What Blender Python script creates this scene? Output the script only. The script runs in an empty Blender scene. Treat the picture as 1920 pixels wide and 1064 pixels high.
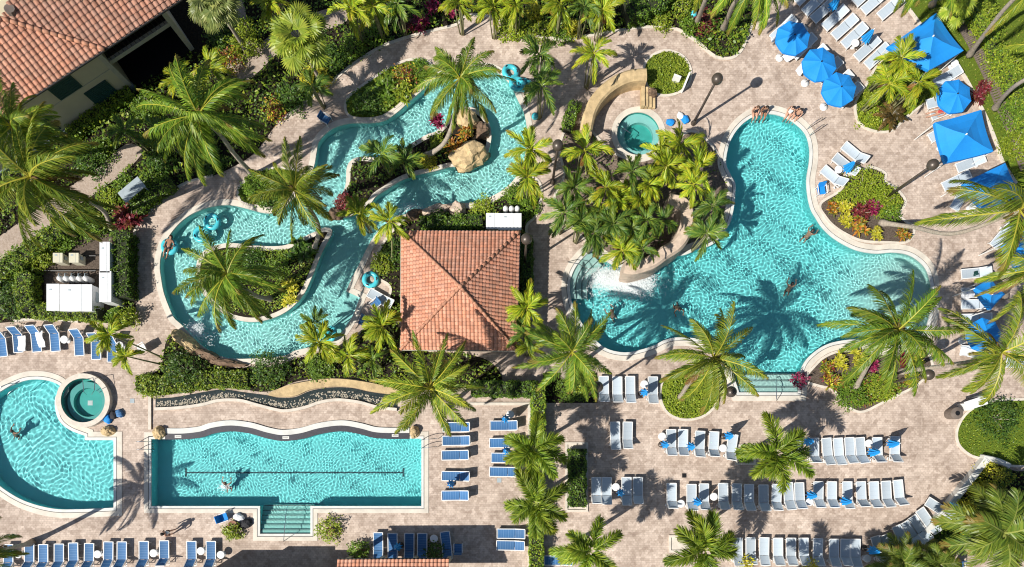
import bpy, math, random
import numpy as np
from mathutils import Vector, Matrix, geometry, noise
rng = np.random.default_rng(7)
random.seed(7)
sc = bpy.context.scene
COL = sc.collection
PPM, NX, NY = 27.0, 960.0, 865.0
H = 1280.0 / PPM            # camera height in metres
R = math.radians

def G(px, py, z=0.0):
    """photo pixel -> world point standing at height z"""
    k = (1 - z / H) / PPM
    return Vector(((px - NX) * k, (NY - py) * k, z))

# ------------------------------------------------------------------ things
def tag(o, label=None, cat=None, group=None, kind=None):
    if label: o['label'] = label
    if cat: o['category'] = cat
    if group: o['group'] = group
    if kind: o['kind'] = kind
    return o

def thing(name, label, cat, loc=(0, 0, 0), rz=0.0, group=None):
    o = bpy.data.objects.new(name, None)
    o.empty_display_size = .2
    COL.objects.link(o)
    o.location = loc
    o.rotation_euler = (0, 0, rz)
    return tag(o, label, cat, group)

def copy_tree(o, parent=None):
    c = o.copy()
    COL.objects.link(c)
    if parent: c.parent = parent
    for ch in list(o.children):
        copy_tree(ch, c)
    return c

def link(name, me, parent=None, loc=None, rz=0.0):
    o = bpy.data.objects.new(name, me)
    COL.objects.link(o)
    if parent: o.parent = parent
    if loc is not None: o.location = loc
    o.rotation_euler = (0, 0, rz)
    return o

ORD = ['', 'first', 'second', 'third', 'fourth', 'fifth', 'sixth', 'seventh', 'eighth', 'ninth', 'tenth', 'eleventh',
       'twelfth', 'thirteenth', 'fourteenth', 'fifteenth', 'sixteenth', 'seventeenth', 'eighteenth', 'nineteenth',
       'twentieth', 'twenty-first', 'twenty-second', 'twenty-third']

# ------------------------------------------------------------------ mesh builder
class MB:
    def __init__(s):
        s.v = []; s.f = []
    def add(s, vs, fs):
        n = len(s.v)
        s.v += [tuple(p) for p in vs]
        s.f += [tuple(i + n for i in f) for f in fs]
        return s
    def box(s, c, size, rz=0.0, M=None):
        hx, hy, hz = size[0] / 2, size[1] / 2, size[2] / 2
        ca, sa = math.cos(rz), math.sin(rz)
        P = []
        for z in (-hz, hz):
            for x, y in ((-hx, -hy), (hx, -hy), (hx, hy), (-hx, hy)):
                p = Vector((c[0] + x * ca - y * sa, c[1] + x * sa + y * ca, c[2] + z))
                P.append(M @ p if M else p)
        return s.add(P, [(3, 2, 1, 0), (4, 5, 6, 7), (0, 1, 5, 4), (1, 2, 6, 5), (2, 3, 7, 6), (3, 0, 4, 7)])
    def bar(s, p0, p1, w, h):
        """box-section bar from p0 to p1"""
        p0, p1 = Vector(p0), Vector(p1)
        d = (p1 - p0).normalized()
        a = d.cross(Vector((0, 0, 1)))
        a = a.normalized() if a.length > 1e-4 else Vector((1, 0, 0))
        b = a.cross(d)
        P = []
        for p in (p0, p1):
            for i, j in ((-1, -1), (1, -1), (1, 1), (-1, 1)):
                P.append(p + a * (w / 2 * i) + b * (h / 2 * j))
        return s.add(P, [(3, 2, 1, 0), (4, 5, 6, 7), (0, 1, 5, 4), (1, 2, 6, 5), (2, 3, 7, 6), (3, 0, 4, 7)])
    def tube(s, pts, rad, n=8, cap=True):
        pts = [Vector(p) for p in pts]
        if not hasattr(rad, '__len__'): rad = [rad] * len(pts)
        P = []; F = []
        for i, p in enumerate(pts):
            d = (pts[min(i + 1, len(pts) - 1)] - pts[max(i - 1, 0)]).normalized()
            a = d.cross(Vector((0.03, 0.05, 1)))
            a = a.normalized() if a.length > 1e-3 else Vector((1, 0, 0))
            b = a.cross(d)
            for k in range(n):
                t = 2 * math.pi * k / n
                P.append(p + (a * math.cos(t) + b * math.sin(t)) * rad[i])
        for i in range(len(pts) - 1):
            for k in range(n):
                F.append((i * n + k, i * n + (k + 1) % n, (i + 1) * n + (k + 1) % n, (i + 1) * n + k))
        if cap:
            F.append(tuple(reversed(range(n)))); F.append(tuple((len(pts) - 1) * n + k for k in range(n)))
        return s.add(P, F)
    def lathe(s, c, prof, n=16, squash=(1, 1)):
        P = []; F = []
        for r, z in prof:
            for k in range(n):
                t = 2 * math.pi * k / n
                P.append((c[0] + r * math.cos(t) * squash[0], c[1] + r * math.sin(t) * squash[1], c[2] + z))
        for i in range(len(prof) - 1):
            for k in range(n):
                F.append((i * n + k, i * n + (k + 1) % n, (i + 1) * n + (k + 1) % n, (i + 1) * n + k))
        F.append(tuple(reversed(range(n)))); F.append(tuple((len(prof) - 1) * n + k for k in range(n)))
        return s.add(P, F)
    def prism(s, pts, z0, z1):
        n = len(pts)
        ar = sum(pts[i][0] * pts[(i + 1) % n][1] - pts[(i + 1) % n][0] * pts[i][1] for i in range(n))
        if ar < 0: pts = pts[::-1]
        P = [(p[0], p[1], z0) for p in pts] + [(p[0], p[1], z1) for p in pts]
        F = [tuple(reversed(range(n))), tuple(range(n, 2 * n))]
        F += [(i, (i + 1) % n, n + (i + 1) % n, n + i) for i in range(n)]
        return s.add(P, F)
    def mesh(s, name, mat, smooth=False, off=None):
        me = bpy.data.meshes.new(name)
        v = s.v if off is None else [(p[0] - off[0], p[1] - off[1], p[2] - off[2]) for p in s.v]
        me.from_pydata(v, [], s.f)
        if mat: me.materials.append(mat)
        if smooth: me.polygons.foreach_set('use_smooth', [True] * len(me.polygons))
        me.update()
        return me
    def sub(s, name, mat, part, t, smooth=False):
        """sub-part from world coordinates: part sits at the origin of thing t"""
        return link(name, s.mesh(name, mat, smooth, t.location), part)
    def build(s, name, mat, parent=None, smooth=False, world=True):
        """world=True: vertices are world coordinates, parent is an unrotated empty at its location"""
        off = parent.location if (parent and world) else None
        return link(name, s.mesh(name, mat, smooth, off), parent)

def quads_mesh(name, Q, mat, col=None, smooth=False):
    """Q: (N,4,3) array of quads, col: (N,3) face colours"""
    Q = np.asarray(Q, dtype=np.float32); n = len(Q)
    me = bpy.data.meshes.new(name)
    me.vertices.add(4 * n); me.loops.add(4 * n); me.polygons.add(n)
    me.vertices.foreach_set('co', Q.reshape(-1))
    me.loops.foreach_set('vertex_index', np.arange(4 * n, dtype=np.int32))
    me.polygons.foreach_set('loop_start', np.arange(0, 4 * n, 4, dtype=np.int32))
    me.update(calc_edges=True)
    if col is not None:
        a = me.attributes.new('Col', 'FLOAT_COLOR', 'FACE')
        c4 = np.ones((n, 4), dtype=np.float32); c4[:, :3] = col
        a.data.foreach_set('color', c4.reshape(-1))
    me.materials.append(mat)
    return me

# ------------------------------------------------------------------ outlines
def smooth(pts, n=6, closed=True):
    """Catmull-Rom through pixel points; a third element marks a sharp corner"""
    out = []; N = len(pts)
    rngi = range(N) if closed else range(N - 1)
    for i in rngi:
        p1, p2 = pts[i], pts[(i + 1) % N]
        if closed: p0, p3 = pts[i - 1], pts[(i + 2) % N]
        else: p0, p3 = pts[max(i - 1, 0)], pts[min(i + 2, N - 1)]
        s1, s2 = len(p1) > 2, len(p2) > 2
        if s1: p0 = p1
        if s2: p3 = p2
        m = 1 if (s1 and s2) else n
        for k in range(m):
            t = k / m
            q = []
            for a in (0, 1):
                q.append(.5 * (2 * p1[a] + (p2[a] - p0[a]) * t + (2 * p0[a] - 5 * p1[a] + 4 * p2[a] - p3[a]) * t * t
                               + (3 * p1[a] - p0[a] - 3 * p2[a] + p3[a]) * t ** 3))
            out.append(tuple(q))
    if not closed: out.append(tuple(pts[-1][:2]))
    return out

def W(pts, z=0.0):
    return [tuple(G(p[0], p[1], z).xy) for p in pts]

def circ(cx, cy, r, n=40, sx=1, sy=1):
    return [(cx + r * sx * math.cos(2 * math.pi * k / n), cy + r * sy * math.sin(2 * math.pi * k / n)) for k in range(n)]

def inside(X, Y, poly):
    """vectorised point in polygon"""
    X = np.asarray(X); Y = np.asarray(Y)
    r = np.zeros(X.shape, bool)
    n = len(poly)
    for i in range(n):
        x1, y1 = poly[i]; x2, y2 = poly[i - 1]
        if y1 == y2: continue
        c = ((y1 > Y) != (y2 > Y)) & (X < (x2 - x1) * (Y - y1) / (y2 - y1) + x1)
        r ^= c
    return r

def sheet(name, outer, holes, z, mat, pick=None):
    """flat triangulated sheet between world outlines"""
    vs = []; es = []
    for pl in [outer] + holes:
        b = len(vs)
        vs += [Vector(p) for p in pl]
        es += [(b + i, b + (i + 1) % len(pl)) for i in range(len(pl))]
    v2, e2, f2, *_ = geometry.delaunay_2d_cdt(vs, es, [], 0, 1e-5)
    C = np.array([[sum(v2[i][a] for i in f) / len(f) for a in (0, 1)] for f in f2])
    ok = inside(C[:, 0], C[:, 1], outer)
    for h in holes: ok &= ~inside(C[:, 0], C[:, 1], h)
    faces = []
    for f, k in zip(f2, ok):
        if not k: continue
        a, b, c = (v2[i] for i in f[:3])
        if (b[0] - a[0]) * (c[1] - a[1]) - (b[1] - a[1]) * (c[0] - a[0]) < 0: f = list(reversed(f))
        faces.append(tuple(f))
    me = bpy.data.meshes.new(name)
    me.from_pydata([(p[0], p[1], z) for p in v2], [], faces)
    me.materials.append(mat)
    return link(name, me)

def ring_offset(pl, d, closed=True):
    """offset a world outline along its outward (for d>0) normal"""
    n = len(pl)
    ar = sum(pl[i][0] * pl[(i + 1) % n][1] - pl[(i + 1) % n][0] * pl[i][1] for i in range(n))
    s = 1 if ar > 0 else -1
    if not closed: s = 1
    out = []
    for i in range(n):
        if closed: a, b = pl[i - 1], pl[(i + 1) % n]
        else: a, b = pl[max(i - 1, 0)], pl[min(i + 1, n - 1)]
        p = pl[i]
        d1 = Vector((p[0] - a[0], p[1] - a[1])); d2 = Vector((b[0] - p[0], b[1] - p[1]))
        if d1.length < 1e-6: d1 = d2
        if d2.length < 1e-6: d2 = d1
        d1.normalize(); d2.normalize()
        t = (d1 + d2)
        t = t.normalized() if t.length > .1 else d2
        nrm = Vector((t.y, -t.x)) * s
        m = max(.6, abs(t.dot(d2)))
        out.append((p[0] + nrm.x * d / m, p[1] + nrm.y * d / m))
    return out

def band(mb, pl, prof, closed=True):
    """sweep a profile [(offset, z), ...] round a world outline"""
    rings = [[(q[0], q[1], z) for q in ring_offset(pl, d, closed)] for d, z in prof]
    n = len(pl); base = len(mb.v)
    for r in rings: mb.v += r
    ar = sum(pl[i][0] * pl[(i + 1) % n][1] - pl[(i + 1) % n][0] * pl[i][1] for i in range(n))
    for j in range(len(prof) - 1):
        for i in range(n if closed else n - 1):
            k = (i + 1) % n
            f = (base + j * n + i, base + (j + 1) * n + i, base + (j + 1) * n + k, base + j * n + k)
            mb.f.append(f if (ar > 0 or not closed) else f[::-1])
    return mb

# ------------------------------------------------------------------ materials
def mat_new(name):
    m = bpy.data.materials.new(name); m.use_nodes = True
    nt = m.node_tree
    return m, nt, nt.nodes['Principled BSDF']

def N(nt, t, **kw):
    n = nt.nodes.new(t)
    for k, v in kw.items():
        if k.startswith('i_'):
            n.inputs[k[2:].replace('_', ' ')].default_value = v
        else: setattr(n, k, v)
    return n

def mixc(nt, fac, a, b, mode='MIX'):
    m = nt.nodes.new('ShaderNodeMix'); m.data_type = 'RGBA'; m.blend_type = mode
    for s, v in ((m.inputs[0], fac), (m.inputs[6], a), (m.inputs[7], b)):
        if isinstance(v, bpy.types.NodeSocket): nt.links.new(v, s)
        else: s.default_value = v if not hasattr(v, '__len__') else (*v, 1)[:4]
    return m.outputs[2]

def coord(nt, kind='Object', scale=(1, 1, 1)):
    tc = nt.nodes.new('ShaderNodeTexCoord'); mp = nt.nodes.new('ShaderNodeMapping')
    mp.inputs['Scale'].default_value = scale
    nt.links.new(tc.outputs[kind], mp.inputs[0])
    return mp.outputs[0]

def mk(name, rgb, rough=.6, var=.18, scale=3.0, metal=0.0, bump=0.0, bscale=40.0, spec=.5):
    m, nt, p = mat_new(name)
    co = coord(nt)
    nz = N(nt, 'ShaderNodeTexNoise', i_Scale=scale, i_Detail=6.0, i_Roughness=.6)
    nt.links.new(co, nz.inputs['Vector'])
    ramp = N(nt, 'ShaderNodeMapRange'); ramp.inputs[1].default_value = .3; ramp.inputs[2].default_value = .7
    nt.links.new(nz.outputs[0], ramp.inputs[0])
    lo = [c * (1 - var) for c in rgb]; hi = [min(1, c * (1 + var)) for c in rgb]
    nt.links.new(mixc(nt, ramp.outputs[0], lo, hi), p.inputs['Base Color'])
    p.inputs['Roughness'].default_value = rough
    p.inputs['Metallic'].default_value = metal
    p.inputs['Specular IOR Level'].default_value = spec
    if bump:
        b = N(nt, 'ShaderNodeBump', i_Strength=bump, i_Distance=.02)
        n2 = N(nt, 'ShaderNodeTexNoise', i_Scale=bscale, i_Detail=5.0)
        nt.links.new(co, n2.inputs['Vector']); nt.links.new(n2.outputs[0], b.inputs['Height'])
        nt.links.new(b.outputs[0], p.inputs['Normal'])
    return m

def leaf_mat():
    m, nt, p = mat_new('leaf')
    at = N(nt, 'ShaderNodeAttribute', attribute_name='Col')
    oi = N(nt, 'ShaderNodeObjectInfo')
    hs = N(nt, 'ShaderNodeHueSaturation')
    mr = N(nt, 'ShaderNodeMapRange'); mr.inputs[3].default_value = .85; mr.inputs[4].default_value = 1.15
    nt.links.new(oi.outputs['Random'], mr.inputs[0])
    nt.links.new(mr.outputs[0], hs.inputs['Value'])
    nt.links.new(at.outputs['Color'], hs.inputs['Color'])
    nt.links.new(hs.outputs[0], p.inputs['Base Color'])
    p.inputs['Roughness'].default_value = .42
    p.inputs['Specular IOR Level'].default_value = .35
    tr = N(nt, 'ShaderNodeBsdfTranslucent')
    nt.links.new(mixc(nt, 1.0, hs.outputs[0], (1.15, 1.1, .5), 'MULTIPLY'), tr.inputs[0])
    mx = N(nt, 'ShaderNodeMixShader'); mx.inputs[0].default_value = .28
    nt.links.new(p.outputs[0], mx.inputs[1]); nt.links.new(tr.outputs[0], mx.inputs[2])
    nt.links.new(mx.outputs[0], nt.nodes['Material Output'].inputs[0])
    return m

def tile_mat():
    m, nt, p = mat_new('terracotta_tile')
    at = N(nt, 'ShaderNodeAttribute', attribute_name='Col')
    nz = N(nt, 'ShaderNodeTexNoise', i_Scale=2.2, i_Detail=8.0, i_Roughness=.7)
    nt.links.new(coord(nt), nz.inputs['Vector'])
    mr = N(nt, 'ShaderNodeMapRange'); mr.inputs[1].default_value = .52; mr.inputs[2].default_value = .75; mr.inputs[4].default_value = .5
    nt.links.new(nz.outputs[0], mr.inputs[0])
    nt.links.new(mixc(nt, mr.outputs[0], at.outputs['Color'], (.2, .12, .08)), p.inputs['Base Color'])
    p.inputs['Roughness'].default_value = .75
    return m

def deck_mat():
    m, nt, p = mat_new('brick_paver')
    co = coord(nt)
    br = N(nt, 'ShaderNodeTexBrick', offset=.5)
    br.inputs['Color1'].default_value = (.365, .287, .235, 1); br.inputs['Color2'].default_value = (.645, .545, .465, 1)
    br.inputs['Mortar'].default_value = (.22, .18, .155, 1)
    br.inputs['Scale'].default_value = 1.0; br.inputs['Brick Width'].default_value = .22; br.inputs['Row Height'].default_value = .15
    br.inputs['Mortar Size'].default_value = .008; br.inputs['Bias'].default_value = 0.0
    nt.links.new(co, br.inputs['Vector'])
    vo = N(nt, 'ShaderNodeTexVoronoi', i_Scale=3.4, i_Randomness=1.0)
    nt.links.new(co, vo.inputs['Vector'])
    sep = N(nt, 'ShaderNodeSeparateColor'); nt.links.new(vo.outputs['Color'], sep.inputs[0])
    c1 = mixc(nt, sep.outputs[0], (.375, .295, .24), (.67, .57, .49))
    c = mixc(nt, .5, br.outputs['Color'], c1)
    nz = N(nt, 'ShaderNodeTexNoise', i_Scale=.55, i_Detail=7.0, i_Roughness=.62)
    nt.links.new(co, nz.inputs['Vector'])
    mr = N(nt, 'ShaderNodeMapRange'); mr.inputs[1].default_value = .35; mr.inputs[2].default_value = .68
    nt.links.new(nz.outputs[0], mr.inputs[0])
    c = mixc(nt, mr.outputs[0], mixc(nt, 1.0, c, (.74, .70, .67), 'MULTIPLY'), mixc(nt, 1.0, c, (1.1, 1.08, 1.06), 'MULTIPLY'))
    n3 = N(nt, 'ShaderNodeTexNoise', i_Scale=1.6, i_Detail=9.0, i_Roughness=.75)
    nt.links.new(co, n3.inputs['Vector'])
    m3 = N(nt, 'ShaderNodeMapRange'); m3.inputs[1].default_value = .62; m3.inputs[2].default_value = .8; m3.inputs[4].default_value = .5
    nt.links.new(n3.outputs[0], m3.inputs[0])
    c = mixc(nt, m3.outputs[0], c, (.27, .19, .15))
    nt.links.new(c, p.inputs['Base Color'])
    p.inputs['Roughness'].default_value = .85
    b = N(nt, 'ShaderNodeBump', i_Strength=.25, i_Distance=.01)
    nt.links.new(br.outputs['Fac'], b.inputs['Height']); b.invert = True
    nt.links.new(b.outputs[0], p.inputs['Normal'])
    return m

def soil_mat(name, a, b, scale=9.0):
    m, nt, p = mat_new(name)
    co = coord(nt)
    nz = N(nt, 'ShaderNodeTexNoise', i_Scale=scale, i_Detail=10.0, i_Roughness=.75)
    nt.links.new(co, nz.inputs['Vector'])
    mr = N(nt, 'ShaderNodeMapRange'); mr.inputs[1].default_value = .38; mr.inputs[2].default_value = .64
    nt.links.new(nz.outputs[0], mr.inputs[0])
    n2 = N(nt, 'ShaderNodeTexNoise', i_Scale=.8, i_Detail=4.0); nt.links.new(co, n2.inputs['Vector'])
    c = mixc(nt, mr.outputs[0], a, b)
    c = mixc(nt, n2.outputs[0], mixc(nt, 1.0, c, (.75, .75, .75), 'MULTIPLY'), c)
    nt.links.new(c, p.inputs['Base Color'])
    p.inputs['Roughness'].default_value = .95; p.inputs['Specular IOR Level'].default_value = .1
    bp = N(nt, 'ShaderNodeBump', i_Strength=.8, i_Distance=.04)
    nt.links.new(nz.outputs[0], bp.inputs['Height']); nt.links.new(bp.outputs[0], p.inputs['Normal'])
    return m

def water_mat(name, tint):
    m, nt, p = mat_new(name)
    p.inputs['Base Color'].default_value = (*tint, 1)
    p.inputs['Transmission Weight'].default_value = 1
    p.inputs['Roughness'].default_value = 0
    p.inputs['IOR'].default_value = 1.33
    return m

def basin_mat(name, rgb):
    """small mosaic tile plaster"""
    m, nt, p = mat_new(name)
    co = coord(nt)
    nz = N(nt, 'ShaderNodeTexNoise', i_Scale=.7, i_Detail=5.0); nt.links.new(co, nz.inputs['Vector'])
    c = mixc(nt, nz.outputs[0], [x * .86 for x in rgb], [min(1, x * 1.1) for x in rgb])
    nt.links.new(c, p.inputs['Base Color'])
    p.inputs['Roughness'].default_value = .6
    return m

def stripe_mat(name, a, b, period, width, axis=0, rough=.7):
    """woven sling with cross seams"""
    m, nt, p = mat_new(name)
    co = coord(nt)
    sp = N(nt, 'ShaderNodeSeparateXYZ'); nt.links.new(co, sp.inputs[0])
    md = N(nt, 'ShaderNodeMath', operation='PINGPONG'); md.inputs[1].default_value = period / 2
    nt.links.new(sp.outputs[axis], md.inputs[0])
    lt = N(nt, 'ShaderNodeMath', operation='LESS_THAN'); lt.inputs[1].default_value = width
    nt.links.new(md.outputs[0], lt.inputs[0])
    oi = N(nt, 'ShaderNodeObjectInfo')
    mr = N(nt, 'ShaderNodeMapRange'); mr.inputs[3].default_value = .8; mr.inputs[4].default_value = 1.12
    nt.links.new(oi.outputs['Random'], mr.inputs[0])
    c = mixc(nt, lt.outputs[0], a, b)
    hs = N(nt, 'ShaderNodeHueSaturation'); nt.links.new(c, hs.inputs['Color']); nt.links.new(mr.outputs[0], hs.inputs['Value'])
    nt.links.new(hs.outputs[0], p.inputs['Base Color'])
    p.inputs['Roughness'].default_value = rough
    return m

LEAF = leaf_mat(); TILE = tile_mat(); DECK = deck_mat()
SOIL = soil_mat('dark_soil', (.012, .011, .008), (.05, .04, .028))
MULCH = soil_mat('brown_mulch', (.06, .045, .035), (.19, .15, .12), 14)
SAND = soil_mat('pale_path', (.36, .28, .22), (.52, .43, .36), 6)
GRASS = soil_mat('turf', (.07, .115, .012), (.17, .22, .03), 22)
M = {
    'coping': mk('pale_coping', (.60, .55, .47), .7, .17, 1.1, bump=.15),
    'copewhite': mk('white_coping', (.60, .60, .565), .6, .12, 1.4),
    'groove': mk('grey_joint', (.16, .15, .14), .8),
    'curb': mk('concrete_kerb', (.60, .54, .46), .8, .14, 2.5, bump=.2),
    'white': mk('white_frame', (.72, .72, .71), .4, .05),
    'plastic': mk('white_plastic', (.74, .74, .73), .45, .04),
    'towel': mk('white_towel', (.78, .79, .80), .95, .1, 6, bump=.5, bscale=9),
    'btowel': mk('blue_towel', (.03, .15, .42), .95, .15, 6, bump=.4, bscale=9),
    'bronze': mk('dark_bronze', (.085, .068, .055), .38, .15, 3, metal=.3),
    'black': mk('black_tile', (.035, .034, .045), .5, .3, 6),
    'steel': mk('steel_rail', (.55, .56, .57), .25, .05, metal=1),
    'trunk': mk('palm_bark', (.33, .28, .225), .9, .3, 7, bump=.6, bscale=14),
    'trunkg': mk('green_cane', (.20, .20, .09), .7, .3, 5),
    'stucco': mk('cream_stucco', (.50, .44, .30), .9, .06, 1.2, bump=.1),
    'shutter': mk('green_shutter', (.008, .05, .042), .6, .2),
    'trim': mk('beige_trim', (.42, .39, .31), .7, .08),
    'dark': mk('dark_parts_recess_shade', (.008, .008, .009), .5, .2),  # dark fittings, and the painted shade of the house recess
    'skirt': mk('grey_band', (.16, .20, .22), .7, .15),
    'ochre': mk('ochre_rock', (.50, .37, .20), .9, .3, 2.4, bump=.9, bscale=5),
    'pinkrock': mk('pink_rock', (.52, .41, .32), .9, .25, 2.4, bump=.8, bscale=5),
    'brownrock': mk('brown_rock', (.17, .11, .07), .85, .5, 2.0, bump=.9, bscale=5),
    'umb': mk('blue_canvas', (.006, .24, .68), .75, .08, 1.0),
    'umbl': mk('light_blue_canvas', (.01, .28, .66), .75, .08, 1.0),
    'aqua': mk('aqua_vinyl', (.07, .50, .58), .3, .1),
    'skin': mk('skin', (.50, .28, .19), .5, .08), 'skind': mk('tanned_skin', (.30, .15, .09), .5, .08),
    'hair': mk('dark_hair', (.025, .016, .012), .5, .2), 'hairb': mk('brown_hair', (.10, .055, .03), .5, .2),
    'cloth_k': mk('black_swimwear', (.02, .02, .025), .8), 'cloth_b': mk('blue_swimwear', (.03, .10, .35), .8),
    'cloth_r': mk('red_swimwear', (.42, .05, .05), .8), 'cloth_w': mk('white_shirt', (.8, .8, .8), .9),
    'pot': mk('clay_pot', (.24, .12, .075), .8), 'greybox': mk('grey_metal', (.34, .40, .43), .5, .1),
    'metalw': mk('white_metal', (.70, .71, .72), .5, .05), 'beige': mk('beige_box', (.56, .53, .40), .6, .06),
    'wood': mk('weathered_wood', (.16, .125, .10), .85, .35, 6), 'darkwater': mk('dark_pebbles', (.025, .035, .035), .25, .5, 8),
    'pebble': mk('pale_pebble', (.38, .34, .27), .8, .2), 'foam': mk('white_foam', (.86, .90, .90), .8, .03),
    'bin': mk('brown_bin', (.15, .12, .10), .7, .2), 'pave': mk('grey_concrete', (.46, .48, .50), .8, .1, 1.0),
    'slingw': stripe_mat('grey_sling', (.45, .52, .58), (.42, .49, .55), .3, .02),
    'slingb': stripe_mat('blue_sling', (.035, .135, .31), (.11, .23, .42), .17, .012),
}
# ================================================================== pools
MAIN = smooth([(1440, 213), (1467, 218), (1491, 231), (1510, 250), (1518, 275), (1518, 303), (1513, 336), (1515, 367), (1521, 392),
    (1530, 408), (1541, 425), (1559, 443), (1584, 459), (1610, 470), (1642, 475), (1672, 473), (1698, 476), (1716, 484), (1734, 500),
    (1743, 520), (1747, 550), (1744, 590), (1733, 622), (1712, 644), (1680, 648), (1640, 643), (1600, 638), (1567, 642), (1546, 649),
    (1527, 661), (1510, 678), (1501, 700), (1497, 737, 's'), (1385, 737, 's'), (1370, 692), (1350, 660), (1312, 638), (1270, 634), (1246, 639),
    (1228, 648), (1205, 656), (1170, 662), (1132, 652), (1100, 620), (1078, 585), (1069, 555), (1069, 525), (1082, 496), (1107, 471),
    (1120, 478), (1141, 492), (1156, 499), (1187, 502), (1209, 502), (1226, 493), (1243, 482), (1282, 478), (1306, 468), (1330, 461), (1347, 448),
    (1366, 422), (1373, 400), (1377, 372), (1378, 346), (1370, 330), (1361, 310), (1362, 288), (1370, 262), (1386, 238), (1410, 220)])
RIVER = smooth([(598, 264), (621, 242), (654, 231), (697, 230), (722, 225), (745, 210), (765, 192), (788, 172), (808, 153), (830, 142), (856, 135), (888, 129),
    (917, 129), (940, 140), (958, 160), (972, 188), (983, 211), (988, 236), (989, 258), (986, 286), (979, 315), (964, 338), (948, 354), (925, 368),
    (897, 380), (868, 382), (844, 383), (813, 388), (790, 394), (766, 402), (742, 408), (716, 428), (697, 452), (683, 478), (672, 501), (662, 520),
    (650, 546, 's'), (676, 558, 's'), (662, 594, 's'), (635, 632), (605, 645), (578, 653), (553, 659), (530, 669), (481, 673), (443, 674), (413, 669), (382, 652),
    (362, 634), (340, 610), (326, 597), (316, 576), (306, 548), (301, 520), (299, 500), (302, 476), (312, 450), (330, 425), (350, 407), (374, 394),
    (402, 386), (432, 384), (464, 391), (490, 398), (512, 399), (530, 392), (545, 377), (562, 362), (576, 340), (588, 312), (593, 285)])
ISLE_A = smooth([(679, 295), (710, 297), (745, 287), (775, 268), (800, 254), (820, 246), (840, 225), (858, 206), (880, 202), (905, 214), (919, 240), (919, 270),
    (907, 299), (880, 313), (849, 312), (811, 321), (780, 328), (750, 339), (723, 356), (704, 369), (690, 386), (658, 405), (638, 404), (634, 380), (648, 351), (651, 316), (660, 301)])
ISLE_B = smooth([(622, 436), (604, 471), (584, 520), (568, 553), (545, 578), (517, 594), (481, 603), (451, 601), (423, 591), (395, 568), (375, 540), (368, 515),
    (373, 485), (392, 466), (430, 457), (480, 462), (530, 462), (560, 450), (590, 436), (610, 428)])
LEFT = smooth([(38, 716), (66, 711), (96, 715), (116, 727), (105, 745), (105, 768), (113, 790), (132, 806), (160, 817, 's'), (160, 825, 's'), (214, 825, 's'), (214, 953, 's'), (150, 956), (101, 955),
    (53, 943), (16, 924), (-12, 900), (-32, 860), (-40, 815), (-30, 765), (0, 735)])
LAP = smooth([(310, 823), (345, 823), (379, 819), (401, 812), (433, 808), (468, 812), (500, 821), (531, 826), (567, 822), (600, 813), (640, 808), (673, 813), (700, 820),
    (727, 822), (760, 822), (791, 822, 's'), (791, 950, 's'), (583, 950, 's'), (583, 1002, 's'), (487, 1002, 's'), (487, 950, 's'), (283, 950, 's'), (283, 823, 's')])
SPA = circ(1197, 251, 41)
TUB = circ(162, 752, 41)
POOLW = {k: W(v) for k, v in dict(MAIN=MAIN, RIVER=RIVER, LEFT=LEFT, LAP=LAP, SPA=SPA).items()}

AQ = basin_mat('aqua_plaster', (.20, .79, .80)); AQ2 = basin_mat('pale_aqua_plaster', (.38, .82, .78)); AQ3 = basin_mat('green_aqua_plaster', (.06, .50, .44))
WAT = water_mat('pool_water', (.88, .995, .995))
# main pool floor: aqua plaster, colour paled toward the right end to paint in the lighter shallow water
AQM = basin_mat('depth_tint_plaster', (.20, .79, .80))
_nt = AQM.node_tree; _p = _nt.nodes['Principled BSDF']; _src = _p.inputs['Base Color'].links[0].from_socket
_c = G(1752, 560)
_tc = N(_nt, 'ShaderNodeTexCoord'); _vd = N(_nt, 'ShaderNodeVectorMath', operation='DISTANCE'); _vd.inputs[1].default_value = (_c.x, _c.y, -.3)
_nt.links.new(_tc.outputs['Object'], _vd.inputs[0])
_mr = N(_nt, 'ShaderNodeMapRange', interpolation_type='SMOOTHSTEP'); _mr.inputs[1].default_value = 1.0; _mr.inputs[2].default_value = 9.0; _mr.inputs[3].default_value = 1; _mr.inputs[4].default_value = 0
_nt.links.new(_vd.outputs['Value'], _mr.inputs[0]); _nt.links.new(mixc(_nt, _mr.outputs[0], _src, (.50, .76, .70)), _p.inputs['Base Color'])

def grid_cells(poly, step, margin=1):
    P = np.array(poly); x0, y0 = P.min(0) - step; x1, y1 = P.max(0) + step
    xs = np.arange(x0, x1 + step, step); ys = np.arange(y0, y1 + step, step)
    X, Y = np.meshgrid(xs, ys)
    I = inside(X, Y, poly)
    c = I[:-1, :-1] | I[1:, :-1] | I[:-1, 1:] | I[1:, 1:]
    for _ in range(margin):
        d = c.copy(); d[1:] |= c[:-1]; d[:-1] |= c[1:]; d[:, 1:] |= c[:, :-1]; d[:, :-1] |= c[:, 1:]; c = d
    return X, Y, c

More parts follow.
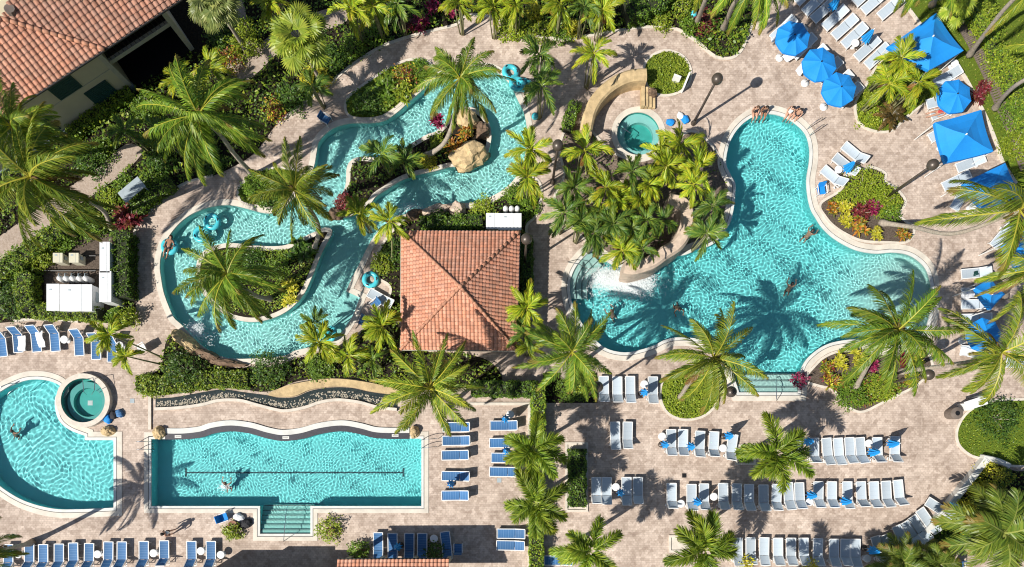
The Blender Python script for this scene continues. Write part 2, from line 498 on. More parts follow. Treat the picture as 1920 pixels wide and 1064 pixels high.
def grid_mesh(name, poly, step, zf, mat, margin=1, drop=()):
    X, Y, c = grid_cells(poly, step, margin)
    for d in drop:
        c &= ~(inside(X, Y, d)[:-1, :-1] & inside(X, Y, d)[1:, 1:] & inside(X, Y, d)[1:, :-1] & inside(X, Y, d)[:-1, 1:])
    Z = zf(X, Y)
    ny, nx = X.shape
    idx = np.arange(nx * ny).reshape(ny, nx)
    J, I = np.nonzero(c)
    F = np.stack([idx[J, I], idx[J, I + 1], idx[J + 1, I + 1], idx[J + 1, I]], 1)
    used = np.unique(F); mp = np.full(nx * ny, -1); mp[used] = np.arange(len(used)); F = mp[F]
    V = np.stack([X.ravel(), Y.ravel(), Z.ravel()], 1)[used]
    me = bpy.data.meshes.new(name)
    n = len(F)
    me.vertices.add(len(V)); me.loops.add(4 * n); me.polygons.add(n)
    me.vertices.foreach_set('co', V.astype(np.float32).ravel())
    me.loops.foreach_set('vertex_index', F.astype(np.int32).ravel())
    me.polygons.foreach_set('loop_start', np.arange(0, 4 * n, 4, dtype=np.int32))
    me.update(calc_edges=True)
    me.polygons.foreach_set('use_smooth', np.ones(n, bool))
    me.materials.append(mat)
    return link(name, me)

def waves(seed, l0, l1, n, amp, centres=()):
    r = np.random.default_rng(seed)
    k = []
    for _ in range(n):
        a = r.uniform(0, 2 * math.pi); lam = math.exp(r.uniform(math.log(l0), math.log(l1)))
        k.append((math.cos(a) * 2 * math.pi / lam, math.sin(a) * 2 * math.pi / lam, r.uniform(0, 6.28), lam * amp))
    def f(X, Y):
        # slow warp keeps the sines from lining up, patches of calmer and livelier water
        XX = X + .25 * np.sin(.9 * Y + seed) + .12 * np.sin(2.3 * Y + 1.7 * X)
        YY = Y + .25 * np.sin(.8 * X + 2 * seed) + .12 * np.sin(2.1 * X - 1.3 * Y)
        Z = np.zeros_like(X)
        for a, b, c, A in k: Z += A * np.sin(a * XX + b * YY + c)
        Z *= .88 + .12 * np.sin(.7 * X + 1.1 * np.sin(.5 * Y)) * np.sin(.6 * Y + seed)
        for cx, cy, lam, A, fall in centres:
            D = np.hypot(XX - cx, YY - cy)
            Z += A * np.sin(2 * math.pi * D / lam) * np.exp(-D / fall)
        return Z
    return f

def receiver(o):
    o.cycles.is_caustics_receiver = True
    return o

def pool(name, poly, depth, level, step, wf, mat, drop=(), zf=None, fstep=.4, wat=None):
    """basin floor, walls and rippled water surface"""
    fl = grid_mesh('pool_floor', poly, fstep, (zf if zf else (lambda X, Y: np.full_like(X, -depth))), mat, 1)
    receiver(tag(fl, kind='structure'))
    mb = MB()
    band(mb, poly, [(0, -depth - .4), (0, level + .02)])
    w = mb.build('pool_wall', mat); receiver(tag(w, kind='structure'))
    ws = grid_mesh('pool_water', poly, step, lambda X, Y: level + wf(X, Y), wat or WAT, 1, drop)
    ws.cycles.is_caustics_caster = True
    tag(ws, kind='structure')
    return ws

def main_floor(X, Y):
    c = G(1735, 560)
    d = np.hypot(X - c.x, (Y - c.y) * .8)
    return -np.clip(.25 + d * .14, .25, 1.25)
pool('main', POOLW['MAIN'], 1.25, -.07, .03, waves(1, .17, .42, 44, .0018), AQM, zf=main_floor)
pool('river', POOLW['RIVER'], .95, -.07, .03, waves(2, .16, .38, 44, .00225), AQ2, drop=[W(ISLE_A), W(ISLE_B)])
g0 = G(24, 808); g1 = G(116, 780)
pool('left', POOLW['LEFT'], 1.2, -.07, .04, waves(3, .18, .5, 28, .0015, [(g0.x, g0.y, (.46), .0052, 7), (g0.x + 1.5, g0.y - 3.2, .34, .0030, 6), (g1.x, g1.y, .30, .0026, 5)]), AQ)
pool('lap', POOLW['LAP'], 1.35, -.07, .026, waves(4, .15, .31, 44, .00112), AQ)
pool('spa', POOLW['SPA'], .9, -.05, .08, waves(5, .5, 1.1, 16, .0012), AQ3)

def coping(poly, prof_list):
    for name, prof, m in prof_list:
        mb = MB(); band(mb, poly, prof)
        receiver(tag(mb.build(name, m), kind='structure'))
WIDE = [('pool_coping', [(-.03, -.10), (-.03, .030), (.17, .034), (.17, -.01)], M['copewhite']), ('coping_joint', [(.17, .014), (.215, .014)], M['groove']),
        ('pool_coping', [(.215, -.01), (.215, .034), (.56, .030), (.56, -.01)], M['coping'])]
THIN = [('pool_coping', [(-.03, -.10), (-.03, .032), (.36, .030), (.36, -.01)], M['coping'])]
SLIM = [('pool_coping', [(-.03, -.10), (-.03, .032), (.30, .030), (.30, -.01)], M['coping'])]
coping(POOLW['MAIN'], WIDE); coping(POOLW['LEFT'], WIDE); coping(POOLW['RIVER'], THIN)
coping(POOLW['SPA'], THIN)
# lap pool: plain on three sides, black tile ledge and white rim along the wave
coping(POOLW['LAP'], [('pool_coping', [(-.03, -.10), (-.03, .030), (.13, .032), (.13, -.01)], M['copewhite']), ('coping_joint', [(.13, .012), (.18, .012)], M['groove']),
                      ('pool_coping', [(.18, -.01), (.18, .033), (.46, .030), (.46, -.01)], M['coping'])])
wv = W(smooth([(310, 823), (345, 823), (379, 819), (401, 812), (433, 808), (468, 812), (500, 821), (531, 826), (567, 822), (600, 813), (640, 808), (673, 813), (700, 820),
     (727, 822), (768, 822)], closed=False))
wv = wv[::-1]
mb = MB(); band(mb, wv, [(-.05, -.1), (-.05, .05), (.36, .055)], closed=False); tag(mb.build('black_tile_ledge', M['black']), kind='structure')
mb = MB(); band(mb, wv, [(.36, .0), (.36, .10), (.72, .10), (.72, 0)], closed=False); tag(mb.build('white_wave_rim', M['copewhite']), kind='structure')
# lane line on the lap pool floor
a, b = G(336, 887), G(752, 887)
mb = MB()
mb.box(((a.x + b.x) / 2, a.y, -1.34), (b.x - a.x, .11, .02)); mb.box((a.x, a.y, -1.338), (.13, .6, .02)); mb.box((b.x, b.y, -1.338), (.13, .6, .02))
receiver(tag(mb.build('lane_line', basin_mat('dark_blue_tile', (.012, .07, .09))), kind='structure'))

def steps(px0, py0, px1, py1, n, top, bottom, mat, edge=True):
    """stair down into the water from row py1 (shallow) to py0 (deep)"""
    mb = MB(); me = MB()
    a, b = G(px0, py0), G(px1, py1)
    for i in range(n):
        y1 = b.y + (a.y - b.y) * i / n; y0 = b.y + (a.y - b.y) * (i + 1) / n
        z = top + (bottom - top) * i / (n - 1)
        mb.box(((a.x + b.x) / 2, (y0 + y1) / 2, (z - 1.4) / 2), (b.x - a.x - .01, abs(y0 - y1), z + 1.4))
        me.box(((a.x + b.x) / 2, y0 - .05 * (1 if y0 > y1 else -1), z + .004), (b.x - a.x - .02, .045, .01))
    receiver(tag(mb.build('pool_steps', mat), kind='structure'))
    receiver(tag(me.build('step_edge_tiles', M['black']), kind='structure'))
steps(487, 948, 583, 1002, 6, -.16, -.95, basin_mat('step_plaster', (.34, .74, .68)))
PALE = basin_mat('pale_step_plaster', (.52, .78, .73))
steps(1385, 700, 1497, 737, 3, -.18, -.6, PALE)
# curved steps at the left end of the main pool
arc = W(smooth([(1107, 471), (1082, 496), (1069, 525), (1069, 560)], closed=False))
for i, (d, z) in enumerate(((0, -.13), (.42, -.28), (.84, -.45))):
    mb = MB(); band(mb, arc, [(-d - .43, -1.2), (-d - .43, z), (-d + .02, z)], closed=False); receiver(tag(mb.build('curved_pool_step', PALE), kind='structure'))
    mb = MB(); band(mb, arc, [(-d - .43, z + .006), (-d - .40, z + .006)], closed=False); receiver(tag(mb.build('step_edge_tiles', M['black']), kind='structure'))
# sloping beach of the river
p = W([(649, 545), (676, 558), (662, 594), (634, 633), (606, 622), (628, 560)])
mb = MB(); zz = (-.15, -.02, -.02, -.05, -.6, -.6)
mb.add([(q[0], q[1], z) for q, z in zip(p, zz)], [(5, 0, 1), (5, 1, 2), (5, 2, 4), (4, 2, 3)][::1])
receiver(tag(mb.build('beach_ramp', AQ2), kind='structure'))

# bench of the spa
mb = MB(); band(mb, W(circ(1199, 253, 27)), [(0, -.9), (0, -.42), (.6, -.42)]); receiver(tag(mb.build('spa_bench', AQ2), kind='structure'))

# ground with pool holes, far ground beyond
RECT = [(-42, -14), (42, -14), (42, 42), (-42, 42)]
tubw = W(TUB)
deck = sheet('paved_deck', RECT, [POOLW[k] for k in ('MAIN', 'RIVER', 'LEFT', 'LAP', 'SPA')] + [tubw], 0, DECK); tag(deck, kind='structure')
BIG = [(-300, -300), (300, -300), (300, 300), (-300, 300)]
far = sheet('ground', BIG, [[(-41.5, -13.5), (41.5, -13.5), (41.5, 41.5), (-41.5, 41.5)]], -.012, GRASS); tag(far, kind='structure')
for isl in (ISLE_A, ISLE_B):
    wl = W(isl)
    tag(sheet('planting_bed', wl, [], .0, SOIL), kind='structure')
    mb = MB(); band(mb, wl, [(0, -1.3), (0, -.02)]); receiver(tag(mb.build('pool_wall', AQ2), kind='structure'))
    mb = MB(); band(mb, wl, [(.03, -.10), (.03, .032), (-.27, .030), (-.27, -.01)]); tag(mb.build('pool_coping', M['coping']), kind='structure')

# hot tub with its raised rim
loc = G(162, 752)
t = thing('hot_tub', 'round raised hot tub with pale rim beside the lower left pool', 'hot tub', loc)
mb = MB(); band(mb, tubw, [(0, .30), (0, .40), (.34, .40), (.34, 0)]); mb.build('rim', M['curb'], t)
mb = MB(); band(mb, tubw, [(0, -.6), (0, .34)]); mb.add([(q[0], q[1], -.6) for q in tubw], [tuple(reversed(range(len(tubw))))]); receiver(mb.build('basin', AQ3, t))
mb = MB(); inner = W(circ(165, 755, 27)); band(mb, inner, [(0, -.6), (0, -.15), (.42, -.15)]); receiver(mb.build('bench', basin_mat('bench_plaster', (.12, .50, .46)), t))
mb = MB(); mb.box((loc.x + .08, loc.y - .12, -.59), (.34, .34, .01)); receiver(mb.build('drain', M['plastic'], t))
ws = grid_mesh('pool_water', tubw, .08, lambda X, Y: .36 + waves(9, .5, 1.2, 12, .0008)(X, Y), WAT, 0)
ws.cycles.is_caustics_caster = True; ws.parent = t; ws.location = -loc; ws.name = 'water'

# ================================================================== planting beds
STUFF = []
def leaf_quads(P, size, tilt, r, stretch=1.9):
    """rhombic leaves at points P (N,3)"""
    n = len(P)
    az = r.uniform(0, 2 * math.pi, n)
    th = np.abs(r.normal(0, tilt, n)).clip(0, 1.35)
    ta = r.uniform(0, 2 * math.pi, n)
    nrm = np.stack([np.sin(th) * np.cos(ta), np.sin(th) * np.sin(ta), np.cos(th)], 1)
    d = np.stack([np.cos(az), np.sin(az), np.zeros(n)], 1)
    d -= nrm * (d * nrm).sum(1)[:, None]; d /= np.linalg.norm(d, axis=1)[:, None]
    s = np.cross(nrm, d)
    L = (size * r.uniform(.6, 1.3, n))[:, None]
    return np.stack([P - d * L * .5, P + s * L * .5 / stretch + d * L * .05, P + d * L * .5, P - s * L * .5 / stretch + d * L * .05], 1)

def cols(n, pal, r, jit=.22):
    pal = np.array(pal); c = pal[r.integers(0, len(pal), n)]
    return (c * r.uniform(1 - jit, 1 + jit, (n, 1))).clip(0, 1)

LIME = [(.25, .33, .03), (.20, .29, .025), (.32, .37, .035)]
GREEN = [(.10, .19, .022), (.14, .24, .025), (.18, .28, .03)]
DARKG = [(.045, .10, .02), (.07, .14, .022), (.10, .18, .025)]
YELL = [(.52, .48, .04), (.40, .42, .04), (.60, .54, .06)]
RED = [(.20, .03, .04), (.26, .04, .06), (.13, .03, .03), (.18, .07, .03)]
MAG = [(.40, .03, .12), (.28, .03, .09), (.2, .03, .07)]
ORNG = [(.45, .16, .02), (.48, .30, .04), (.30, .12, .03), (.16, .2, .03)]
MIXB = GREEN + DARKG + [(.17, .19, .03)]

def groundcover(poly, dens, hgt, size, pal, seed, name='ground_cover', excl=(), tilt=.42, hill=.6):
    """leaf carpet over a world outline; one object nobody could count"""
    r = np.random.default_rng(seed)
    P = np.array(poly); lo, hi = P.min(0), P.max(0)
    n = int((hi[0] - lo[0]) * (hi[1] - lo[1]) * dens)
    X = r.uniform(lo[0], hi[0], n); Y = r.uniform(lo[1], hi[1], n)
    ok = inside(X, Y, poly)
    for e in excl: ok &= ~inside(X, Y, e)
    X, Y = X[ok], Y[ok]
    nz = (np.sin(1.9 * X + 1.3 * np.sin(1.4 * Y + seed)) * np.sin(1.7 * Y + 1.2 * np.sin(1.1 * X)) + .6 * np.sin(4.7 * X + 2 * np.sin(3.1 * Y)) * np.sin(4.1 * Y)) / 1.6
    keep = r.uniform(0, 1, len(X)) < (.62 + .5 * nz)
    X, Y, nz = X[keep], Y[keep], nz[keep]
    Z = .04 + hgt * r.uniform(.35, 1, len(X)) * (1 - hill + hill * (nz + 1) / 2 * 1.4)
    Q = leaf_quads(np.stack([X, Y, Z], 1), size, tilt, r)
    o = link(name, quads_mesh(name, Q, LEAF, cols(len(X), pal, r)))
    return tag(o, kind='stuff')

def bed(px, mat=None, kerb=True, z=.02, kw=.17, kh=.07, n=6):
    poly = W(smooth(px, n)); mat = mat or SOIL
    tag(sheet('planting_bed', poly, [], z, mat), kind='structure')
    if kerb:
        mb = MB(); band(mb, poly, [(.0, z), (.0, kh), (kw, kh), (kw, -.01)]); tag(mb.build('bed_kerb', M['curb']), kind='structure')
    return poly
def kerb_line(px, w=.16, h=.07):
    pl = W(smooth(px, 6, closed=False)); mb = MB(); band(mb, pl, [(-w / 2, 0), (-w / 2, h), (w / 2, h), (w / 2, 0)], closed=False)
    tag(mb.build('bed_kerb', M['curb']), kind='structure')

PALEMULCH = soil_mat('pale_mulch', (.10, .08, .065), (.34, .26, .20), 8)
BED_PALM = bed([(1262, 700), (1300, 690), (1330, 700), (1345, 728), (1338, 760), (1315, 780), (1280, 785), (1252, 772), (1240, 745), (1244, 717)], GRASS)
BED_SE = bed([(1512, 712), (1527, 690), (1550, 670), (1585, 660), (1640, 664), (1690, 668), (1728, 656), (1742, 672), (1745, 695), (1732, 708), (1710, 725), (1680, 740), (1650, 755), (1618, 770), (1598, 766), (1578, 748), (1560, 728), (1536, 722)], MULCH)
BED_E = bed([(1540, 384), (1573, 362), (1596, 336), (1629, 317), (1657, 327), (1656, 342), (1677, 355), (1695, 379), (1683, 402), (1694, 416), (1711, 430), (1699, 452), (1662, 453), (1622, 451), (1597, 443), (1568, 426), (1549, 406)], MULCH)
BED_NE = bed([(1622, 167), (1606, 193), (1608, 221), (1622, 238), (1647, 246), (1672, 243), (1695, 221), (1722, 200), (1752, 180), (1768, 150), (1740, 112), (1690, 96), (1650, 120)], GRASS)
BED_SPA = bed([(1222, 108), (1250, 98), (1278, 108), (1292, 130), (1290, 155), (1272, 172), (1245, 178), (1222, 170), (1212, 150), (1210, 125)], GRASS)
BED_RIV = bed([(652, 190), (655, 215), (690, 222), (720, 215), (745, 198), (775, 172), (800, 150), (812, 135), (800, 118), (770, 115), (735, 128), (700, 150), (672, 170)], GRASS)
BED_MID = bed([(470, 335), (450, 355), (455, 378), (490, 386), (520, 388), (540, 372), (555, 350), (560, 325), (520, 318), (490, 322)], GRASS)
BED_SE2 = bed([(1808, 783), (1796, 807), (1798, 831), (1815, 849), (1838, 858), (1900, 872), (1990, 860), (2000, 760), (1900, 752), (1850, 757), (1825, 768)], GRASS)
BED_CTR = bed([(1060, 250), (1088, 232), (1120, 262), (1150, 290), (1200, 305), (1250, 285), (1290, 250), (1320, 262), (1348, 300), (1352, 330), (1364, 348), (1362, 372), (1358, 400), (1345, 430), (1325, 448),
     (1300, 455), (1280, 462), (1240, 470), (1210, 488), (1185, 490), (1150, 484), (1112, 462), (1080, 430), (1050, 400), (1042, 370), (1060, 330), (1052, 285)], PALEMULCH)
BED_CAB = bed([(768, 410), (812, 396), (870, 392), (925, 380), (962, 352), (985, 330), (1012, 350), (1005, 400), (985, 425), (990, 470), (990, 560), (978, 600), (745, 600), (735, 540), (712, 520), (706, 490), (716, 466), (734, 440)])
BED_S = bed([(262, 715), (300, 690), (312, 640), (330, 630), (360, 655), (400, 684), (450, 690), (520, 686), (560, 672), (610, 660), (660, 640), (700, 600), (750, 570), (760, 650), (870, 664), (920, 680), (940, 715), (880, 722), (760, 735), (690, 715), (620, 708), (556, 716), (500, 735), (420, 728), (300, 742), (265, 738)], kerb=False)
V_TOP = W(smooth([(-80, -60, 's'), (-80, 610, 's'), (0, 606), (60, 600), (120, 598), (200, 606), (250, 598), (252, 530), (250, 455), (257, 425), (280, 397), (300, 374), (326, 356), (356, 341), (400, 330), (440, 312), (480, 285), (520, 232),
     (558, 203), (588, 180), (619, 157), (659, 124), (710, 91), (748, 76), (780, 66), (821, 56), (856, 47), (866, 34), (900, 29), (938, 38), (976, 56), (999, 66), (1027, 72), (1065, 74), (1110, 67), (1136, 62),
     (1170, 57), (1203, 52), (1242, 52), (1272, 57), (1292, 69), (1313, 84), (1333, 102), (1351, 110), (1373, 109), (1389, 96), (1401, 71), (1409, 48), (1417, 20), (1419, -10), (1420, -60, 's')]))
tag(sheet('planting_bed', V_TOP, [], .02, SOIL), kind='structure')
kerb_line([(520, 232), (558, 203), (588, 180), (619, 157), (659, 124), (710, 91), (748, 76), (780, 66), (821, 56), (856, 47), (866, 34), (900, 29), (938, 38), (976, 56), (999, 66), (1027, 72), (1065, 74), (1110, 67), (1136, 62),
     (1170, 57), (1203, 52), (1242, 52), (1272, 57), (1292, 69), (1313, 84), (1333, 102), (1351, 110), (1373, 109), (1389, 96), (1401, 71), (1409, 48), (1417, 20), (1419, -10)], .2)
kerb_line([(250, 455), (257, 425), (280, 397), (300, 374), (326, 356), (356, 341), (400, 330)])
V_RIGHT = W(smooth([(1686, -60, 's'), (1690, 0), (1721, 42), (1760, 90), (1798, 130), (1825, 175), (1850, 225), (1868, 270), (1880, 305), (1905, 345), (1950, 380, 's'), (2050, 380, 's'), (2050, -60, 's')]))
tag(sheet('lawn', V_RIGHT, [], .02, GRASS), kind='structure')
kerb_line([(1688, -4), (1720, 40), (1760, 90), (1798, 130), (1825, 175), (1850, 225), (1868, 270), (1880, 305), (1905, 345)], .22)
V_BR = W([(1845, 866), (1905, 884), (1990, 884), (1990, 1012), (1712, 1012), (1745, 978), (1790, 940)])
tag(sheet('planting_bed', V_BR, [], .02, SOIL), kind='structure')
HEDGE_V = bed([(1018, 700, 's'), (1120, 700, 's'), (1120, 756, 's'), (1018, 756, 's')], kerb=False)
TROUGH_UP = [(292, 748), (330, 745), (380, 736), (418, 731), (456, 736), (502, 742), (522, 746), (553, 745), (583, 733), (621, 727), (659, 728), (697, 736), (745, 742)]
TROUGH_LO = [(292, 767), (335, 765), (380, 759), (413, 751), (451, 751), (482, 759), (522, 769), (542, 770), (573, 764), (603, 754), (634, 750), (672, 754), (710, 764), (745, 768)]
tp = smooth(TROUGH_UP, 5, False); tl = smooth(TROUGH_LO, 5, False)
tag(sheet('dark_stream', W(tp + tl[::-1]), [], .03, M['darkwater']), kind='structure')
mb = MB(); band(mb, W(tl), [(-.08, 0), (-.08, .22), (.12, .22), (.12, 0)], closed=False)
tag(mb.build('stream_kerb', M['curb']), 'low pale kerb wall waving along the dark pebble stream', 'wall')
r = np.random.default_rng(12)
pb = MB()
xs = r.uniform(295, 740, 900)
up = np.interp(xs, [q[0] for q in tp], [q[1] for q in tp]); lo_ = np.interp(xs, [q[0] for q in tl], [q[1] for q in tl])
for x, u, l in zip(xs, up, lo_):
    y = u + (l - u) * min(.97, max(.3, r.beta(3, 1.6)))
    q = G(x, y); s = r.uniform(.03, .07)
    pb.lathe((q.x, q.y, .03), [(s, 0), (s * .8, s * .4), (s * .2, s * .6)], 6)
tag(pb.build('pebbles', M['pebble']), kind='stuff')
sand = W(smooth([(505, 740), (530, 728), (558, 720), (621, 711), (685, 717), (745, 731), (745, 741), (697, 735), (659, 727), (621, 726), (583, 732), (553, 744), (522, 745)], 4))
mb = MB(); mb.prism(sand, .0, .28)
tag(mb.build('stone_ledge', M['ochre']), 'low tan stone ledge curving above the dark pebble stream', 'wall')

# pale paths through the planting
PATHS = [smooth([(268, 283), (240, 318), (195, 352), (130, 398), (60, 448), (-30, 512), (-30, 470), (50, 408), (110, 365), (180, 318), (235, 272)], 4),
         smooth([(455, 155), (480, 140), (530, 95), (600, 62), (650, 40), (640, 15), (590, 25), (520, 60), (470, 95), (420, 130)], 4),
         smooth([(500, 100), (470, 60), (450, -20), (420, -20), (440, 50), (470, 100)], 4)]
PATHW = [W(p) for p in PATHS]
for i, p in enumerate(PATHW): tag(sheet('garden_path', p, [], .028 + .004 * i, SAND), kind='structure')
yard = W([(52, 470), (175, 440), (210, 440), (212, 585), (84, 590), (84, 520)])
tag(sheet('service_yard', yard, [], .03, MULCH), kind='structure')
HOUSE_FOOT = W([(-80, 330), (-80, -60), (420, -60), (380, 90), (240, 185), (130, 260)])
corner = W([(-60, -40, 0), (90, -40), (40, 40), (-60, 110)])
EX = PATHW + [yard, HOUSE_FOOT]
groundcover(V_TOP, 80, .4, .18, MIXB, 21, excl=EX)
groundcover(V_TOP, 22, .75, .26, GREEN + LIME, 22, excl=EX)
for i, (b_, d, h, s, pal) in enumerate([(BED_PALM, 300, .22, .13, LIME), (BED_NE, 220, .26, .14, LIME), (BED_SPA, 300, .24, .13, LIME),
        (BED_RIV, 80, .35, .2, GREEN + DARKG + LIME), (BED_MID, 110, .3, .16, GREEN), (BED_CTR, 14, .3, .2, DARKG + GREEN),
        (BED_CAB, 55, .3, .18, MIXB), (BED_S, 70, .4, .2, GREEN + LIME), (V_BR, 60, .4, .2, MIXB + LIME), (HEDGE_V, 90, .3, .16, GREEN)]):
    groundcover(b_, d, h, s, pal, 40 + i)
groundcover(W(smooth([(670, 300), (740, 292), (790, 266), (830, 250), (850, 262), (850, 300), (790, 316), (735, 336), (700, 362), (660, 395), (644, 390), (655, 350)])), 75, .35, .2, MIXB, 60)
groundcover(W(smooth([(600, 455), (578, 515), (560, 550), (535, 575), (480, 592), (430, 582), (395, 555), (381, 515), (390, 480), (440, 468), (540, 470)])), 220, .25, .14, LIME + GREEN, 61)
groundcover(W([(1545, 385), (1600, 340), (1630, 322), (1652, 330), (1652, 345), (1690, 378), (1678, 400), (1650, 402), (1600, 380)]), 260, .4, .15, LIME, 62)
groundcover(W([(1565, 705), (1600, 690), (1660, 712), (1715, 712), (1680, 736), (1620, 765), (1600, 762), (1580, 745)]), 230, .35, .15, GREEN + LIME + LIME + [(.3, .1, .04)], 63)
groundcover(W(smooth([(1300, 78), (1330, 48), (1385, 34), (1408, 40), (1400, 66), (1388, 94), (1372, 106), (1352, 107), (1334, 100)])), 260, .16, .11, LIME + GREEN, 64, 'grass', tilt=.8)
groundcover(V_RIGHT, 90, .1, .11, LIME + GREEN + [(.3, .26, .06)], 65, 'grass', tilt=.7)
groundcover(BED_SE2, 170, .1, .11, LIME + GREEN, 66, 'grass', tilt=.9)
# ================================================================== buildings
def tile_plane(corners, e, col, u0=.25, v0=.24, seed=0):
    """barrel tile roof plane; corners: planar 3-D polygon, e: eave direction.  returns quads, colours"""
    r = np.random.default_rng(seed)
    c = [Vector(p) for p in corners]
    e = Vector(e).normalized()
    n = (c[1] - c[0]).cross(c[2] - c[0])
    k = 0
    for i in range(len(c)):
        n = (c[i] - c[i - 1]).cross(c[(i + 1) % len(c)] - c[i])
        if n.length > .1: break
    n.normalize()
    if n.z < 0: n = -n
    e = (e - n * e.dot(n)).normalized()
    up = n.cross(e)
    if up.z < 0: up = -up
    o = c[0]
    uv = [((p - o).dot(e), (p - o).dot(up)) for p in c]
    us = [q[0] for q in uv]; vs = [q[1] for q in uv]
    du = u0 / 6
    # u in sixths of a barrel, v as two samples a row (saw tooth)
    nu0, nu1 = math.floor(min(us) / du) - 1, math.ceil(max(us) / du) + 1
    nv0, nv1 = math.floor(min(vs) / v0) - 1, math.ceil(max(vs) / v0) + 1
    U = np.arange(nu0, nu1 + 1)
    prof = {k_: h_ * u0 / .25 for k_, h_ in {0: .0, 1: .036, 2: .05, 3: .05, 4: .036, 5: .0}.items()}
    hu = np.array([prof[int(x) % 6] for x in U])
    Q = []; C = []
    E_ = np.array(e); UP = np.array(up); NN = np.array(n); O = np.array(o)
    tint = {}
    jj = np.arange(nv0, nv1)
    uc = (U[:-1] + .5) * du
    for j in jj:
        v1 = j * v0; v2 = v1 + v0
        for a0, a1, z0, z1 in ((v1, v1 + v0 * .16, -.03, -.03), (v1 + v0 * .16, v2, .03, .008)):
            ok = inside(uc, np.full_like(uc, (a0 + a1) / 2), uv)
            for i in np.nonzero(ok)[0]:
                ua, ub = U[i] * du, U[i + 1] * du
                Q.append([O + E_ * ua + UP * a0 + NN * (hu[i] + z0), O + E_ * ub + UP * a0 + NN * (hu[i + 1] + z0),
                          O + E_ * ub + UP * a1 + NN * (hu[i + 1] + z1), O + E_ * ua + UP * a1 + NN * (hu[i] + z1)])
                key = (int(U[i]) // 6, int(j))
                if key not in tint:
                    t = r.uniform(.78, 1.15); w = r.uniform(0, 1)
                    tint[key] = (col[0] * t, col[1] * t * (.9 + .2 * w), col[2] * t * (.85 + .35 * w))
                C.append(tint[key] )
    return Q, C

def add_tiles(name, planes, parent, under=True, u0=.25, v0=.24):
    Q = []; C = []
    for corners, e, col, sd in planes:
        q, c = tile_plane(corners, e, col, u0, v0, seed=sd); Q += q; C += c
        if under:   # solid deck below the tiles
            p = [Vector(x) - Vector((0, 0, .03)) for x in corners]
            for i in range(1, len(p) - 1): Q.append([p[0], p[i], p[i + 1], p[i + 1]]); C.append((.2, .1, .07))
    Q = np.array([[tuple(v) for v in q] for q in Q]) - np.array(parent.location)
    return link(name, quads_mesh(name, Q, TILE, np.array(C)), parent)

TC = (.54, .26, .165)
def ridge(mb, a, b, r=.13):
    a, b = Vector(a), Vector(b); n = max(2, int((b - a).length / .4))
    for i in range(n):
        p = a.lerp(b, i / n); q = a.lerp(b, (i + 1.12) / n)
        mb.tube([p + Vector((0, 0, .05)), q + Vector((0, 0, .05))], [r, r * .82], 8)
RIDGE = mk('ridge_tile', (.44, .21, .13), .8, .3, 3)

# pavilion by the river
ez, az_ = 2.6, 4.6
TL, TR, BR, BL = G(752, 433, ez), G(975, 434, ez), G(969, 658, ez), G(751, 656, ez)
AP = G(863, 538, az_)
t = thing('pavilion', 'square pavilion with a terracotta hip roof between the river and the main pool', 'pavilion', ((TL.x + BR.x) / 2, (TL.y + BR.y) / 2, 0))
rf = add_tiles('roof', [((TL, TR, AP), TR - TL, TC, 1), ((TR, BR, AP), BR - TR, TC, 2), ((BR, BL, AP), BL - BR, (.55, .255, .155), 3), ((BL, TL, AP), TL - BL, (.57, .265, .165), 4)], t)
for c_ in (TL, TR, BR, BL): mb = MB(); ridge(mb, c_, AP, .11); mb.sub('ridge', RIDGE, rf, t, True)
mb = MB(); mb.lathe((AP.x, AP.y, AP.z), [(.16, 0), (.16, .1), (.1, .16)], 10); mb.sub('ridge_cap', RIDGE, rf, t, True)
mb = MB()
cs = [TL, TR, BR, BL]
for i in range(4):
    a, b = cs[i], cs[(i + 1) % 4]; mb.bar(a - Vector((0, 0, .12)), b - Vector((0, 0, .12)), .08, .18)
mb.sub('fascia', M['trim'], rf, t)
mb = MB(); ins = .55
mb.box((t.location.x, t.location.y, 1.25), (TR.x - TL.x - 2 * ins, TL.y - BL.y - 2 * ins, 2.5))
mb.build('wall', M['stucco'], t)
mb = MB(); mb.box((G(900, 664).x, t.location.y - (TL.y - BL.y) / 2 + ins - .03, 1.05), (.95, .06, 2.1)); mb.build('door', M['shutter'], t)

# two-storey house, upper left
ZE = 5.2
E0, B_, E2 = G(-70, 268, ZE), G(197, 93, ZE), G(340, -1, ZE)
u = (E2 - E0).normalized(); vdir = Vector((u.y, -u.x, 0))       # v points out of the wall, to the pools
if vdir.y > 0: vdir = -vdir
t = thing('house', 'two-storey cream house with terracotta roof and green shutters in the upper left corner', 'house', tuple(G(200, 170)))
HT = G(5, 36, ZE + 1.75)          # hip top
dep = (B_ - HT).dot(vdir)
L0 = HT - u * (HT - E0).dot(u)
L0 = Vector((L0.x, L0.y, HT.z))
rise = HT.z - ZE
# right wing ridge parallel to its eave
dep2 = 4.1
R1 = B_ - vdir * dep2 + u * -2.6; R1.z = ZE + 1.75
R2 = E2 - vdir * dep2 + u * 3; R2.z = ZE + 1.75
E3 = E2 + u * .0
rf = add_tiles('roof', [((E0, B_, HT, L0), u, (.45, .215, .135), 5), ((B_, E2, R2 - u * 3, R1, HT), u, (.37, .185, .12), 6)], t, True, .34, .31)
for a_, b_ in ((B_, HT), (HT, L0), (R1, R2 - u * 3)): mb = MB(); ridge(mb, a_, b_, .15); mb.sub('ridge', RIDGE, rf, t, True)
mb = MB(); mb.tube([E0 + Vector((0, 0, -.05)), B_ + Vector((0, 0, -.05)), E2 + Vector((0, 0, -.05))], .075, 8); mb.sub('gutter', M['dark'], rf, t)
